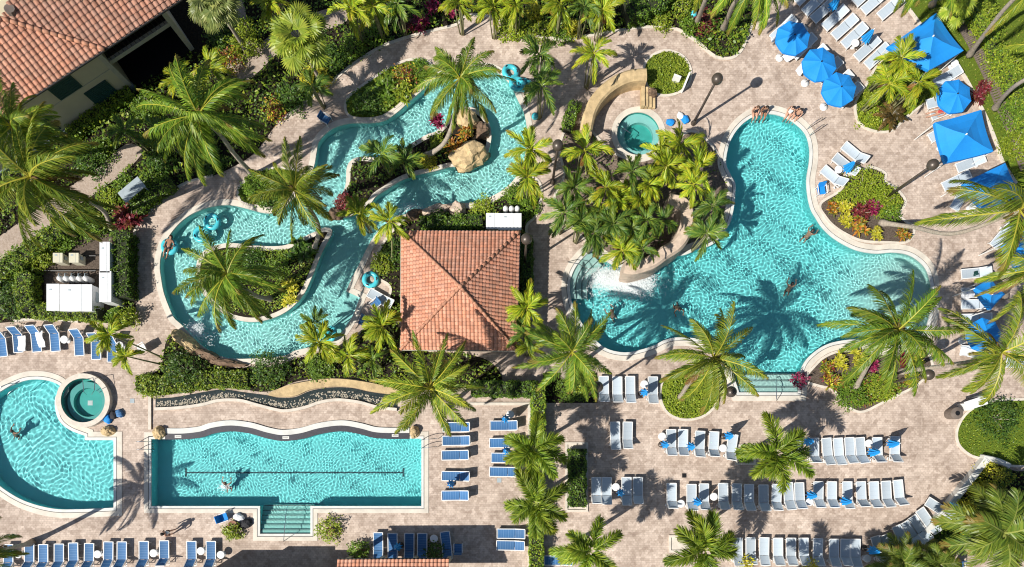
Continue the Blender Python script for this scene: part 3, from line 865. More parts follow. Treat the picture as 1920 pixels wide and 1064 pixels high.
# walls: wing one in front, wing two set back
WB = G(254, 167)
off = (WB - B_).dot(vdir)
def wp(a, z, o=0.0):
    """point a metres along the wall from the corner WB, o metres out"""
    q = WB - u * a + vdir * o; return Vector((q.x, q.y, z))
def wall_box(mb, a0, a1, z0, z1, o0, o1):
    P = [wp(a, z, o) for z in (z0, z1) for a, o in ((a0, o0), (a1, o0), (a1, o1), (a0, o1))]
    F = [(0, 1, 2, 3), (7, 6, 5, 4), (0, 4, 5, 1), (1, 5, 6, 2), (2, 6, 7, 3), (3, 7, 4, 0)]
    mb.add(P, F)
mb = MB(); wall_box(mb, 0, 12, 0, ZE - .05, -5.5, 0); mb.build('wall', M['stucco'], t)
mb = MB(); wall_box(mb, -.02, 12, 2.62, 2.68, -.1, .025); wall_box(mb, -.03, .28, 0, ZE - .1, -.2, .03); mb.build('trim', M['trim'], t)
mb = MB(); wall_box(mb, -.1, 12, 0, .5, -.2, .14); mb.build('base_band', M['skirt'], t)
for (a0, a1, z0, z1) in ((2.35, 4.05, 2.75, 4.35), (1.0, 2.7, .75, 2.15), (5.6, 7.2, .75, 2.15), (6.4, 8.0, 2.75, 4.35)):
    mb = MB(); wall_box(mb, a0, a1, z0, z1, -.1, .07)
    s = mb.build('window', M['shutter'], t)
    mb = MB()
    for k in range(9):
        z = z0 + .1 + (z1 - z0 - .2) * k / 8
        wall_box(mb, a0 + .06, (a0 + a1) / 2 - .03, z - .03, z + .03, .065, .1); wall_box(mb, (a0 + a1) / 2 + .03, a1 - .06, z - .03, z + .03, .065, .1)
    mb.build('shutter', M['shutter'], s, world=False)
    for o in s.children: o.location = -t.location
mb = MB(); wall_box(mb, -4.9, -.0, 0, ZE - .1, -5.4, -2.2); mb.build('back_wall', M['dark'], t)  # near-black colour paints in the deep shade of the recess
mb = MB(); wall_box(mb, -4.6, -.02, 2.55, 2.85, -.5, -.25); mb.build('balcony_edge', M['trim'], t)
mb = MB(); wall_box(mb, -4.6, -.02, 2.55, 2.8, -2.2, -.5); wall_box(mb, -4.6, -.02, .0, .12, -2.2, .0); mb.build('balcony', M['dark'], t)  # balcony and porch floors coloured near black to imitate recess shade
mb = MB(); wall_box(mb, -4.95, -4.62, 0, ZE - .1, -5.4, -.05); mb.build('end_wall', M['trim'], t)
mb = MB()
for k in range(14): wall_box(mb, -.2 - k * .32, -.23 - k * .32, 2.85, 3.75, -.32, -.29)
wall_box(mb, -4.6, -.02, 3.75, 3.81, -.34, -.27); mb.build('railing', M['dark'], t)
mb = MB(); q = G(22, 20, ZE + 1.8); mb.tube([(q.x - .5, q.y - .3, 4.4), (q.x, q.y, ZE + 2.0)], [.3, .3], 10); mb.sub('chimney', M['bin'], rf, t)
corn = sheet('grey_pavement', W([(-200, -120), (120, -120), (60, -10), (20, 60), (-120, 180)]), [], .05, M['pave']); tag(corn, kind='structure')

# hotel block and its tiled porch at the bottom edge
GY = G(0, 1103).y
t = thing('hotel_block', 'terracotta tiled porch roof of the hotel block at the bottom edge', 'building', (G(735, 1050).x, GY - 2, 0))
p0, p1 = G(633, 1049, 3.5), G(842, 1048, 3.5)
b0, b1 = Vector((p0.x, p0.y - 3.2, 4.7)), Vector((p1.x, p1.y - 3.2, 4.7))
add_tiles('roof', [((p0, p1, b1, b0), p1 - p0, (.62, .30, .19), 9)], t)
mb = MB(); mb.bar(p0 - Vector((0, 0, .1)), p1 - Vector((0, 0, .1)), .08, .16); mb.build('fascia', M['dark'], t)
mb = MB()
def shadow_block(x0, x1, ytop, h):
    """wing whose parapet throws the shadow edge seen at pixel row ytop"""
    sx, sy = SHX * h, SHY * h
    a, b = G(x0, 0).x - sx, G(x1, 0).x - sx; y = G(0, ytop).y - sy
    mb.box(((a + b) / 2, y - 4, h / 2), (b - a, 8, h))
SHX, SHY = .80, .52
shadow_block(455, 720, 1031, 3.0); shadow_block(541, 629, 1024, 3.4)
mb.box(((p0.x + p1.x) / 2, p0.y - 4.6, 1.7), (p1.x - p0.x - .6, 3.2, 3.4))
mb.build('wall', M['stucco'], t)
mb = MB()
for x in (640, 704, 770, 836):
    mb = MB(); q = G(x, 1052, 3.4); mb.box((q.x, q.y - .2, 1.65), (.25, .25, 3.3)); mb.build('column', M['trim'], t)

# ================================================================== street furniture
def lamp_proto():
    t = thing('lamp_post', None, 'lamp post')
    mb = MB(); mb.lathe((0, 0, 0), [(.19, 0), (.19, .1), (.13, .3), (.11, .5)], 12); mb.build('base', M['bronze'], t, True)
    mb = MB(); mb.tube([(0, 0, .4), (0, 0, 5.2)], [.095, .07], 10); mb.build('pole', M['bronze'], t, True)
    mb = MB(); mb.lathe((0, 0, 5.5), [(.1, -.42), (.16, -.3), (.26, -.22), (.34, -.05), (.345, .05), (.31, .18), (.22, .29), (.1, .345), (.03, .36)], 20); mb.build('lamp_head', M['bronze'], t, True)
    return t
LP = lamp_proto()
for i, (x, y, tx) in enumerate([(1300, 232, 'brown globe lamp post standing behind the top of the main pool'), (1657, 374, 'brown globe lamp post leaning out of the shrub bed right of the main pool'),
        (1650, 722, 'brown globe lamp post in the flower bed below the right end of the pool'), (984, 497, 'brown globe lamp post at the upper right corner of the pavilion'),
        (1036, 342, 'brown globe lamp post left of the central palm cluster'), (1323, 750, 'brown globe lamp post beside the steps of the main pool'),
        (1102, 742, 'brown globe lamp post among palm fronds left of the three grey loungers')]):
    o = LP if i == 0 else copy_tree(LP)
    o.location = G(x, y); o.rotation_euler.z = i * 1.1; tag(o, tx, 'lamp post', 'globe lamp posts round the pools')

def lounger_proto(kind, ang):
    t = thing('sun_lounger', None, 'sun lounger')
    fm = M['white']; sm = M['slingw'] if kind == 'w' else M['slingb']
    h = .36; hx = .27; L = .74
    ca, sa = math.cos(R(ang)), math.sin(R(ang))
    tip = (hx + L * ca, 0, h + L * sa)
    f = MB()
    for s in (-1, 1):
        y = .32 * s
        f.bar((-.97, y, h), (hx, y, h), .055, .05); f.bar((hx, y, h), (tip[0], y, tip[2]), .055, .05)
        f.bar((-.85, y, h), (-.80, y, 0), .045, .045); f.bar((.45, y, h - .03), (.5, y, 0), .045, .045); f.bar((hx, y, h - .03), (.72, y, h - .03), .045, .04)
        if ang > 15: f.bar((hx + L * .6 * ca, y * .85, h + L * .6 * sa), (.66, y * .85, h - .03), .03, .03)
    f.bar((-.955, -.30, h), (-.955, .30, h), .055, .05); f.bar((tip[0], -.30, tip[2]), (tip[0], .30, tip[2]), .055, .05)
    f.bar((.72, -.32, h - .03), (.72, .32, h - .03), .04, .04); f.bar((-.8, -.32, .14), (-.8, .32, .14), .03, .03)
    if kind == 'w':
        pass
    fo = f.build('frame', fm, t)
    if kind == 'w':
        for s in (-1, 1):
            wm = MB(); wm.tube([(.56, .34 * s, .09), (.56, .38 * s, .09)], .09, 12); wm.build('wheel', M['plastic'], fo, True)
    seat = MB(); n = 6
    P = []; F = []
    for i in range(n + 1):
        x = -.93 + (hx + .93) * i / n
        for j in range(5):
            y = -.295 + .59 * j / 4; P.append((x, y, h + .012 - .03 * math.sin(math.pi * j / 4)))
    for i in range(n):
        for j in range(4): k = i * 5 + j; F.append((k, k + 5, k + 6, k + 1))
    seat.add(P, F); seat.build('seat', sm, t, True)
    bk = MB(); P = []; F = []
    for i in range(4):
        x = .02 + (L - .05) * i / 3
        for j in range(5):
            y = -.295 + .59 * j / 4; z = .014 - .03 * math.sin(math.pi * j / 4)
            P.append((hx + x * ca - z * sa, y, h + x * sa + z * ca))
    for i in range(3):
        for j in range(4): k = i * 5 + j; F.append((k, k + 5, k + 6, k + 1))
    bk.add(P, F); bk.build('backrest', sm, t, True)
    return t
PROTO = {}
def lounger(px, py, ang, kind, back, label, group, z=0):
    k = (kind, back)
    if k not in PROTO: PROTO[k] = o = lounger_proto(kind, back)
    else: o = copy_tree(PROTO[k])
    o.location = G(px, py); o.rotation_euler.z = R(ang + random.uniform(-1.2, 1.2))
    tag(o, label, 'sun lounger', group)
    return o

def row(pts, kind, back, look, where, group, first='from the left', ang0=-90):
    for i, p in enumerate(pts):
        a = p[2] if len(p) > 2 else ang0
        bk = back + (random.choice((-9, 0, 0, 0, 7)) if back > 20 else random.choice((0, 0, 0, 14)))
        lounger(p[0], p[1], a, kind, bk, f'{look}, {ORD[i + 1]} {first} {where}', group)

GW = 'grey loungers on the right terrace'; GB = 'blue loungers round the lap pool'
row([(1131, 733), (1156, 734), (1180, 733), (1222, 734)], 'w', 42, 'grey sling lounger', 'in the row below the pool edge', GW)
row([(1152, 818), (1175, 818)], 'w', 35, 'grey sling lounger', 'of the pair above the hedge strip', GW)
row([(1256, 832), (1278, 832), (1309, 835, -92), (1335, 836, -92), (1368, 841, -99)], 'w', 42, 'grey sling lounger', 'in the upper row left of the round palm', GW)
row([(1489, 846), (1522, 848), (1547, 848, -86), (1568, 848, -86), (1589, 847, -86), (1609, 847, -85), (1640, 847, -88), (1672, 845)], 'w', 45, 'grey sling lounger', 'in the upper row right of the round palm', GW)
row([(1117, 921), (1136, 921), (1173, 921), (1194, 921)], 'w', 35, 'grey sling lounger', 'in the shaded row beside the hedge strip', GW)
row([(1257, 932), (1294, 934), (1317, 933), (1353, 932), (1378, 933), (1401, 934), (1428, 935), (1452, 934, -93), (1475, 931, -85), (1495, 931, -87), (1530, 929), (1555, 929), (1584, 929), (1610, 929, -88),
     (1634, 929, -87), (1657, 928, -87), (1680, 926, -85)], 'w', 45, 'grey sling lounger', 'in the long middle row of the terrace', GW)
row([(1380, 1034), (1404, 1033), (1429, 1033), (1455, 1034), (1479, 1034), (1503, 1034), (1529, 1035), (1559, 1036), (1580, 1036), (1599, 1036), (1643, 1030, -73), (1661, 1027, -70)], 'w', 40,
    'grey sling lounger', 'in the bottom row along the frame edge', GW)
row([(1686, 1009, -64), (1704, 1000, -58), (1718, 990, -57), (1733, 976, -56), (1754, 953, -33)], 'w', 30, 'grey sling lounger', 'in the curved row beside the white wall', GW)
GT = 'grey loungers at the upper right'
row([(1508, -6), (1523, 13), (1539, 27), (1560, 41), (1578, 58), (1596, 74), (1620, 98), (1639, 112)], 'w', 12, 'flat pale lounger', 'in the diagonal row behind the umbrellas', GT, 'from the top', 43)
row([(1617, -4), (1633, 11), (1664, 21)], 'w', 8, 'flat pale lounger', 'in the short diagonal row beside the lawn kerb', GT, 'from the top', 41)
row([(1464, 62), (1483, 78), (1502, 94), (1522, 116), (1550, 138), (1570, 162), (1588, 184)], 'w', 10, 'pale lounger under umbrellas', 'in the diagonal umbrella row', GT, 'from the top', 43)
row([(1597, 293), (1580, 314), (1558, 337)], 'w', 30, 'pale lounger with raised back', 'of the three beside the pool coping', GT, 'from the top', -40)
row([(1770, 150, 30), (1757, 195, 15), (1764, 214, 20), (1760, 252, 30), (1812, 311, 22), (1786, 344, 25), (1795, 374, 60), (1872, 446, 50)], 'w', 12, 'pale lounger', 'along the right side by the canopies', GT, 'from the top')
row([(1822, 515, 4), (1822, 552, 0), (1822, 573, 0), (1822, 600, 0), (1830, 628, 0), (1822, 660, -3), (1905, 682, 0)], 'w', 20, 'pale lounger', 'in the column under the right hand palms', GT, 'from the top')
row([(10, 645, 97), (40, 637, 95), (74, 636, 95), (109, 635, 94), (154, 643, 93), (186, 650, 92), (216, 655, 90)], 'b', 48, 'blue sling lounger', 'in the row above the lower left pool', 'blue loungers above the left pool')
row([(23, 1046), (62, 1045), (88, 1046), (117, 1045), (144, 1043), (173, 1044), (209, 1041), (234, 1041), (275, 1040), (313, 1039), (364, 1040), (400, 1040)], 'b', 48, 'blue sling lounger', 'in the bottom left row', GB)
row([(711, 1024), (738, 1025), (769, 1025), (793, 1025), (838, 1022, -82)], 'b', 30, 'dark blue lounger', 'in the building shadow row', GB)
row([(857, 802), (856, 827), (855, 854), (855, 893), (855, 929)], 'b', 30, 'blue sling lounger', 'in the column right of the lap pool', GB, 'from the top', 0)
row([(945, 799), (944, 831), (947, 859), (944, 885)], 'b', 30, 'blue sling lounger', 'in the column beside the bushy palm', GB, 'from the top', 0)
row([(958, 1000, -1), (957, 1022, -1)], 'b', 30, 'blue sling lounger', 'of the pair beside the tall hedge', GB, 'from the top')
lounger(716, 563, -30, 'w', 25, 'single white lounger on the deck left of the pavilion roof', GT)
lounger(1046, 1050, 0, 'b', 20, 'dark blue lounger half hidden under a bushy palm by the hedge', GB)

def table_proto():
    t = thing('side_table', None, 'table')
    mb = MB(); mb.lathe((0, 0, .44), [(.25, -.025), (.27, -.02), (.275, .0), (.26, .018), (.22, .02)], 24); mb.build('tabletop', M['plastic'], t, True)
    mb = MB(); mb.tube([(0, 0, .02), (0, 0, .42)], .035, 8); mb.build('leg', M['plastic'], t, True)
    mb = MB(); mb.lathe((0, 0, 0), [(.2, 0), (.2, .025), (.06, .05)], 16); mb.build('foot', M['plastic'], t, True)
    return t
TP = table_proto()
TABLES = [(1239, 819, 'left of the upper lounger row'), (1352, 841, 'before the tilted lounger left of the round palm'), (1623, 832, 'between loungers at the right of the upper row'),
    (1153, 913, 'in the shaded short row by the hedge strip'), (1274, 944, 'after the first lounger of the long middle row'), (1335, 931, 'after the third lounger of the long middle row'),
    (1513, 941, 'in the right half of the long middle row'), (1620, 1046, 'before the tilted pair in the bottom row'), (1753, 980, 'between the curved row and the white wall'), (1206, 722, 'in the row below the pool edge'),
    (1598, 88, 'in the flat diagonal row behind the umbrellas'), (1567, 323, 'between the three loungers beside the pool coping'), (1761, 279, 'at the left edge of the right canopy'), (1817, 391, 'below the lower canopy under palm fronds'),
    (43, 1038, 'after the first lounger of the bottom left row'), (190, 1038, 'in the middle of the bottom left row'), (294, 1036, 'under the palm shadow in the bottom left row'), (382, 1032, 'between the last two of the bottom left row'),
    (419, 1039, 'at the right end of the bottom left row'), (815, 1009, 'in the shadow of the hotel block'), (128, 639, 'between two blue loungers above the left pool'), (231, 650, 'under the slender palm above the left pool'),
    (957, 778, 'at the top of the lounger column by the hedge corner'), (1783, 126, 'behind the top canopy by the lawn'), (1522, 119, 'between the first two blue umbrellas')]
for i, (x, y, tx) in enumerate(TABLES):
    o = TP if i == 0 else copy_tree(TP)
    o.location = G(x, y); o.rotation_euler.z = i; tag(o, 'round white side table ' + tx, 'table', 'round white side tables')

def open_umbrella_proto():
    t = thing('open_umbrella', None, 'umbrella')
    n = 8; Rr = 1.16
    P = [(0, 0, 2.62)]; F = []
    ringn = 32
    for q, (rr, z) in enumerate(((.35, 2.52), (.75, 2.38), (1.0, 2.27))):
        for k in range(ringn):
            th = 2 * math.pi * k / ringn; a = (k % 4) / 4.0
            sag = math.sin(math.pi * a)
            c = math.cos(math.pi / n) / math.cos((th % (2 * math.pi / n)) - math.pi / n)
            P.append((Rr * rr * c * math.cos(th), Rr * rr * c * math.sin(th), z - .05 * sag * rr))
    for k in range(ringn):
        th = 2 * math.pi * k / ringn; c = math.cos(math.pi / n) / math.cos((th % (2 * math.pi / n)) - math.pi / n)
        P.append((Rr * c * math.cos(th), Rr * c * math.sin(th), 2.12 - .05 * math.sin(math.pi * (k % 4) / 4)))
    for k in range(ringn): F.append((0, 1 + k, 1 + (k + 1) % ringn))
    for q in range(3):
        for k in range(ringn): F.append((1 + q * ringn + k, 1 + (q + 1) * ringn + k, 1 + (q + 1) * ringn + (k + 1) % ringn, 1 + q * ringn + (k + 1) % ringn))
    mb = MB(); mb.add(P, F); mb.build('canopy', M['umb'], t)
    mb = MB(); mb.tube([(0, 0, 0), (0, 0, 2.6)], .03, 8); mb.build('pole', M['white'], t, True)
    mb = MB(); mb.lathe((0, 0, 0), [(.28, 0), (.28, .07), (.06, .12)], 16); mb.build('base', M['plastic'], t, True)
    mb = MB(); mb.lathe((0, 0, 2.6), [(.05, 0), (.05, .05), (.02, .1)], 10); mb.build('finial', M['dark'], t, True)
    for k in range(8):
        th = 2 * math.pi * k / 8; mb = MB(); mb.bar((.05 * math.cos(th), .05 * math.sin(th), 2.5), (1.12 * math.cos(th), 1.12 * math.sin(th), 2.2), .02, .02); mb.build('rib', M['white'], t)
    return t
UP_ = open_umbrella_proto()
for i, (x, y, tx) in enumerate([(1488, 69, 'open blue octagonal umbrella crossed by a frond shadow, topmost of the diagonal three'), (1538, 119, 'open blue octagonal umbrella in the middle of the diagonal three'),
        (1575, 166, 'open blue octagonal umbrella nearest the feather palm bed'), (1792, 179, 'open blue octagonal umbrella alone between the two large canopies'),
        (1848, 628, 'open blue umbrella mostly hidden under the lower right palm')]):
    o = UP_ if i == 0 else copy_tree(UP_)
    q = G(x, y, 2.4); o.location = (q.x, q.y, 0); o.rotation_euler.z = .2 + i * .37; tag(o, tx, 'umbrella', 'open blue umbrellas')

def closed_umbrella_proto():
    t = thing('closed_umbrella', None, 'umbrella')
    n = 24; P = []; F = []
    prof = [(.03, 2.12), (.07, 2.02), (.13, 1.8), (.19, 1.45), (.24, 1.15), (.27, .98), (.2, .94)]
    for rr, z in prof:
        for k in range(n):
            th = 2 * math.pi * k / n; q = rr * (1.25 if k % 3 == 0 else .72)
            P.append((q * math.cos(th + z * .4), q * math.sin(th + z * .4), z + (.05 if k % 3 else -.04) * rr * 2))
    for i in range(len(prof) - 1):
        for k in range(n): F.append((i * n + k, (i + 1) * n + k, (i + 1) * n + (k + 1) % n, i * n + (k + 1) % n))
    mb = MB(); mb.add(P, F); mb.build('canopy', M['umbl'], t)
    mb = MB(); mb.tube([(0, 0, 0), (0, 0, 2.25)], .025, 8); mb.build('pole', M['white'], t, True)
    mb = MB(); mb.lathe((0, 0, 0), [(.22, 0), (.22, .06), (.05, .1)], 14); mb.build('base', M['bronze'], t, True)
    return t
CU = closed_umbrella_proto()
CLOSED = [(1248, 833, 'at the left end of the upper lounger row'), (1297, 837, 'over the third lounger of the upper row'), (1368, 817, 'by the tilted lounger left of the round palm'), (1165, 924, 'in the shaded short row by the hedge strip'),
    (1309, 941, 'over the third lounger of the long middle row'), (1523, 929, 'before the eleventh lounger of the long middle row'), (1517, 828, 'half under the round palm fronds'), (1639, 848, 'second last in the upper lounger row'),
    (1675, 832, 'over the last lounger of the upper row'), (1587, 940, 'in the right third of the long middle row'), (1639, 1033, 'over the tilted pair of the bottom row'), (1789, 951, 'leaning over the white wall by the curved row'),
    (1565, 7, 'at the top edge in the flat diagonal row'), (1627, 69, 'above the gap in the flat diagonal row'), (1592, 313, 'between the three loungers beside the pool coping'), (1209, 735, 'in the row below the pool edge'),
    (947, 785, 'at the top of the column by the bushy palm'), (949, 845, 'lower in the column by the bushy palm'), (845, 908, 'in the column right of the lap pool'), (745, 1027, 'in the shadow of the hotel block')]
for i, (x, y, tx) in enumerate(CLOSED):
    o = CU if i == 0 else copy_tree(CU)
    q = G(x, y, 1.35); o.location = (q.x, q.y, 0); o.rotation_euler.z = i * .7
    tag(o, 'small folded blue umbrella ' + tx, 'umbrella', 'folded blue umbrellas')

def canopy(name_label, cs, apex, zc=2.35, za=3.15):
    c = [G(*p, zc) for p in cs]; a = G(*apex, za)
    t = thing('shade_canopy', name_label, 'canopy', ((sum(p.x for p in c)) / 4, sum(p.y for p in c) / 4, 0), group='large blue shade canopies')
    P = []; F = []; n = 8
    ring = []
    for i in range(4):
        p, q = c[i], c[(i + 1) % 4]
        for k in range(n): ring.append(p.lerp(q, k / n) - Vector((0, 0, .12 * math.sin(math.pi * k / n))))
    m = len(ring)
    for lvl in (0, .33, .66):
        for p in ring: 
            w = p.lerp(a, lvl); w.z -= .12 * math.sin(math.pi * lvl) * .8; P.append(w)
    P.append(a)
    for l in range(2):
        for k in range(m): F.append((l * m + k, l * m + (k + 1) % m, (l + 1) * m + (k + 1) % m, (l + 1) * m + k))
    for k in range(m): F.append((2 * m + k, 2 * m + (k + 1) % m, 3 * m))
    b = len(P)
    for p in ring: P.append(p - Vector((0, 0, .25)))
    for k in range(m): F.append((b + k, b + (k + 1) % m, (k + 1) % m, k))
    mb = MB(); mb.add(P, F); mb.build('canopy', M['umb'], t)
    mb = MB(); mb.lathe((a.x, a.y, a.z), [(.05, -.05), (.05, .06), (.02, .1)], 8); mb.build('finial', M['white'], t)
    for p in c:
        mb = MB(); q = p.lerp(a, .03); mb.tube([(q.x, q.y, 0), (q.x, q.y, zc - .02)], .035, 8); mb.build('post', M['white'], t)
    return t
canopy('large blue square canopy beside the lawn, behind the feather palms', [(1756, 24), (1807, 95), (1742, 132), (1664, 88)], (1750, 68))
canopy('large blue square canopy at the right beside the slatted fence', [(1753, 230), (1840, 206), (1863, 284), (1773, 306)], (1812, 252))
canopy('large blue canopy partly hidden by the leaning palm at the right edge', [(1805, 343), (1885, 306), (1920, 372), (1840, 390)], (1862, 352))
canopy('blue canopy under fronds at the right edge below the leaning palm', [(1880, 459), (1935, 425), (1975, 480), (1910, 508)], (1925, 466))
canopy('small blue canopy between two palms at the right', [(1828, 540), (1858, 522), (1885, 552), (1858, 582)], (1860, 552))

# white plant boxes, boulders, rails and other single things
def boxthing(name, label, cat, cx, cy, w, d, h, m, rz=0, lid=None, px_top=True):
    q = G(cx, cy, h if px_top else 0)
    t = thing(name, label, cat, (q.x, q.y, 0), R(rz))
    mb = MB(); mb.box((0, 0, h / 2), (w, d, h)); mb.build('body', m, t, world=False)
    mb = MB(); mb.box((0, 0, h + .025), (w + .06, d + .06, .05)); mb.build('lid', lid or m, t, world=False)
    mb = MB(); mb.box((w * .18, 0, h + .052), (.018, d + .05, .006)); mb.box((w / 2 + .033, d * .1, h * .6), (.01, d * .4, .3)); mb.box((w * -.2, d * .3, h + .056), (.16, .1, .016)); mb.build('vent', M['greybox'], t, world=False)
    return t
boxthing('equipment_shed', 'white flat-topped equipment box inside the left hedge', 'shed', 143, 559, 2.1, 1.75, 1.4, M['metalw'])
boxthing('equipment_shed', 'narrow white box joined to the left end of the equipment box', 'shed', 100, 558, .8, 1.75, 1.3, M['metalw'])
boxthing('tall_cabinet', 'tall white cabinet against the clipped hedge, upper of two', 'cabinet', 197, 483, .62, 2.0, 1.6, M['metalw'])
boxthing('tall_cabinet', 'long white cabinet against the clipped hedge, lower of two', 'cabinet', 198, 538, .75, 2.0, 1.6, M['metalw'])
boxthing('pump_box', 'beige square pump box in the service yard, left one', 'box', 109, 484, .6, .6, .8, M['beige'])
boxthing('pump_box', 'beige square pump box in the service yard, right one', 'box', 139, 484, .6, .6, .8, M['beige'])
boxthing('bar_fridge', 'wide white cabinet behind the pavilion roof', 'cabinet', 956, 416, 1.5, 1.05, 1.3, M['metalw'])
boxthing('bar_fridge', 'narrow white cabinet joined left of the wide one behind the pavilion', 'cabinet', 923, 415, .78, 1.0, 1.25, M['metalw'])
for i, x in enumerate((109, 121, 133, 146, 158)):
    q = G(x, 521, .9); t = thing('filter_tank', f'white filter tank in the service yard, {ORD[i + 1]} of five from the left', 'tank', (q.x, q.y, 0), group='white filter tanks')
    mb = MB(); mb.lathe((0, 0, 0), [(.2, 0), (.2, .7), (.17, .82), (.06, .9)], 16); mb.build('body', M['plastic'], t, True, False)
    mb = MB(); mb.tube([(0, .0, .86), (0, .3, .86), (0, .34, .5)], .035, 8); mb.build('pipe', M['greybox'], t, True, False)
for i, x in enumerate((948, 959, 970)):
    q = G(x, 389, .9); t = thing('filter_tank', f'white domed tank behind the pavilion, {ORD[i + 1]} of three from the left', 'tank', (q.x, q.y, 0), group='white domed tanks')
    mb = MB(); mb.lathe((0, 0, 0), [(.18, 0), (.18, .7), (.15, .82), (.06, .9)], 16); mb.build('body', M['plastic'], t, True, False)
    mb = MB(); mb.tube([(0, 0, .6), (0, -.3, .5), (0, -.3, 0)], .03, 8); mb.build('pipe', M['greybox'], t, True, False)
q = G(247, 356, 1.3); t = thing('sloped_cover', 'grey blue sheet metal cover tilted among shrubs on the left', 'cover', (q.x, q.y, 0), R(40))
mb = MB(); mb.box((0, 0, 1.3), (1.75, .85, .06)); mb.build('panel', M['greybox'], t, world=False)
mb = MB()
for x in (-.75, .75):
    for y in (-.35, .35): mb.box((x, y, .65), (.07, .07, 1.28))
mb.build('legs_frame', M['greybox'], t, world=False)
mb = MB()
for y in (480, 508): a, b = G(70, y, .3), G(180, y, .3); mb.tube([a, b], .05, 8)
o = mb.build('pipe', M['dark'], None); tag(o, 'pair of dark pipes across the service yard', 'pipe')

def boulder(label, cx, cy, rx, ry, h, m, rot=0, seed=1, px=True):
    """craggy rock, radii in pixels"""
    import bmesh
    bm = bmesh.new(); bmesh.ops.create_icosphere(bm, subdivisions=4, radius=1)
    k = 1 / PPM
    for v in bm.verts:
        p = v.co.copy()
        n1 = noise.noise(p * 1.3 + Vector((seed * 3.1, 0, 0))) * .28 + noise.noise(p * 3.1 + Vector((0, seed, 0))) * .13 + abs(noise.noise(p * 6 + Vector((0, 0, seed)))) * .07
        d = 1 + n1
        # flatten into facets
        q = Vector((round(p.x * 2.2) / 2.2, round(p.y * 2.2) / 2.2, round(p.z * 2.2) / 2.2)) * .25 + p * .75
        v.co = Vector((q.x * d * rx * k, q.y * d * ry * k, max(-.15, q.z * d * h)))
    me = bpy.data.meshes.new('boulder'); bm.to_mesh(me); bm.free(); me.materials.append(m)
    c = G(cx, cy, h * .6)
    o = link('boulder', me, None, (c.x, c.y, 0), R(rot))
    return tag(o, label, 'boulder')
boulder('large tan flat-topped boulder at the tip of the river island', 880, 287, 36, 24, .95, M['ochre'], 25, 1)
boulder('brown mossy boulder on the island below the tall palm', 876, 220, 22, 17, .8, M['ochre'], -30, 2)
boulder('dark shadowed rock between the two island boulders', 905, 243, 14, 16, .5, M['brownrock'], 0, 3)
boulder('pale rock on the river edge left of the pavilion cabinets', 858, 390, 16, 14, .7, M['pinkrock'], 20, 4)
boulder('long pale rock shelf on the river edge above the pavilion', 815, 392, 28, 9, .6, M['pinkrock'], 14, 5)
boulder('dark rock ledge at the river mouth left of the pavilion', 775, 402, 18, 10, .6, M['brownrock'], 20, 6)
boulder('big brown waterfall rock at the lower left of the river', 345, 640, 30, 13, 1.0, M['ochre'], -38, 7)
boulder('dark wet rock below the river waterfall', 380, 663, 30, 9, .6, M['brownrock'], -20, 8)
boulder('dark rock ridge at the bottom of the river bend', 425, 680, 34, 7, .5, M['brownrock'], -6, 9)
boulder('tan block stone at the top left corner of the lap pool', 296, 811, 11, 12, .5, M['ochre'], 0, 10)
boulder('tan block stone at the top right corner of the lap pool', 777, 810, 9, 12, .5, M['ochre'], 0, 11)
boulder('tan stone between hot tub and left pool corner', 200, 809, 13, 10, .45, M['ochre'], 10, 12)
boulder('brown rock on the spa wall end beside the steps', 1224, 172, 10, 8, .8, M['brownrock'], 0, 13)
boulder('dark rock at the river narrows by the pink palm base', 628, 399, 14, 12, .5, M['brownrock'], 0, 14)
boulder('small tan rock among the fronds of the central cluster', 1120, 395, 14, 10, .9, M['pinkrock'], 40, 15)
boulder('tan rock peeping through palms above the main pool splash', 1168, 350, 12, 16, .9, M['pinkrock'], 30, 16)

def wall_strip(name, label, px, width, h, m, z0=0.0, closed=False, taper=True, cat='wall', zt=0.0):
    pl = W(smooth(px, 8, closed=False), zt); hw = width / 2
    o = MB(); band(o, pl, [(-hw, z0), (-hw * .9, h * .9), (-hw * .6, h), (hw * .6, h), (hw * .9, h * .9), (hw, z0)], closed=False)
    n = len(pl)
    o.f.append(tuple(k * n for k in range(6))[::-1]); o.f.append(tuple(k * n + n - 1 for k in range(6)))
    ob = o.build(name, m); tag(ob, label, cat); return ob
wall_strip('rock_wall', 'tall curved tan rock wall hugging the small round spa', [(1213, 138), (1185, 140), (1155, 152), (1127, 175), (1108, 205), (1099, 245)], .92, 1.25, M['ochre'], zt=1.25)
wall_strip('rock_wall', 'winding pink rock path wall through the central palm cluster', [(1256, 372), (1282, 380), (1291, 400), (1286, 432), (1272, 456), (1245, 474), (1222, 490), (1190, 500), (1172, 498)], 1.0, 2.3, M['pinkrock'], zt=2.3)
wall_strip('stone_wall', 'long white low wall along the curved lounger row', [(1842, 862), (1800, 915), (1765, 958), (1730, 998)], .5, .55, M['copewhite'])
wall_strip('stone_wall', 'short white wall end at the lawn corner', [(1836, 858), (1862, 864), (1885, 874)], .4, .5, M['copewhite'])
wall_strip('stone_wall', 'pale curving kerb wall behind the left pool loungers', [(30, 603), (60, 600), (100, 600), (150, 604)], .2, .25, M['curb'])
# stone steps beside the spa
t = thing('stone_steps', 'four tan stone steps climbing beside the round spa', 'steps', tuple(G(1213, 190)))
for k in range(4):
    q = G(1203 + k * 7, 188); mb = MB(); mb.box((q.x, q.y, .5 - .11 * k), (.24, 1.35, .12 + .0)); mb.box((q.x, q.y, .22 - .055 * k), (.2, 1.3, .44 - .11 * k)); mb.build('step', M['ochre'], t)

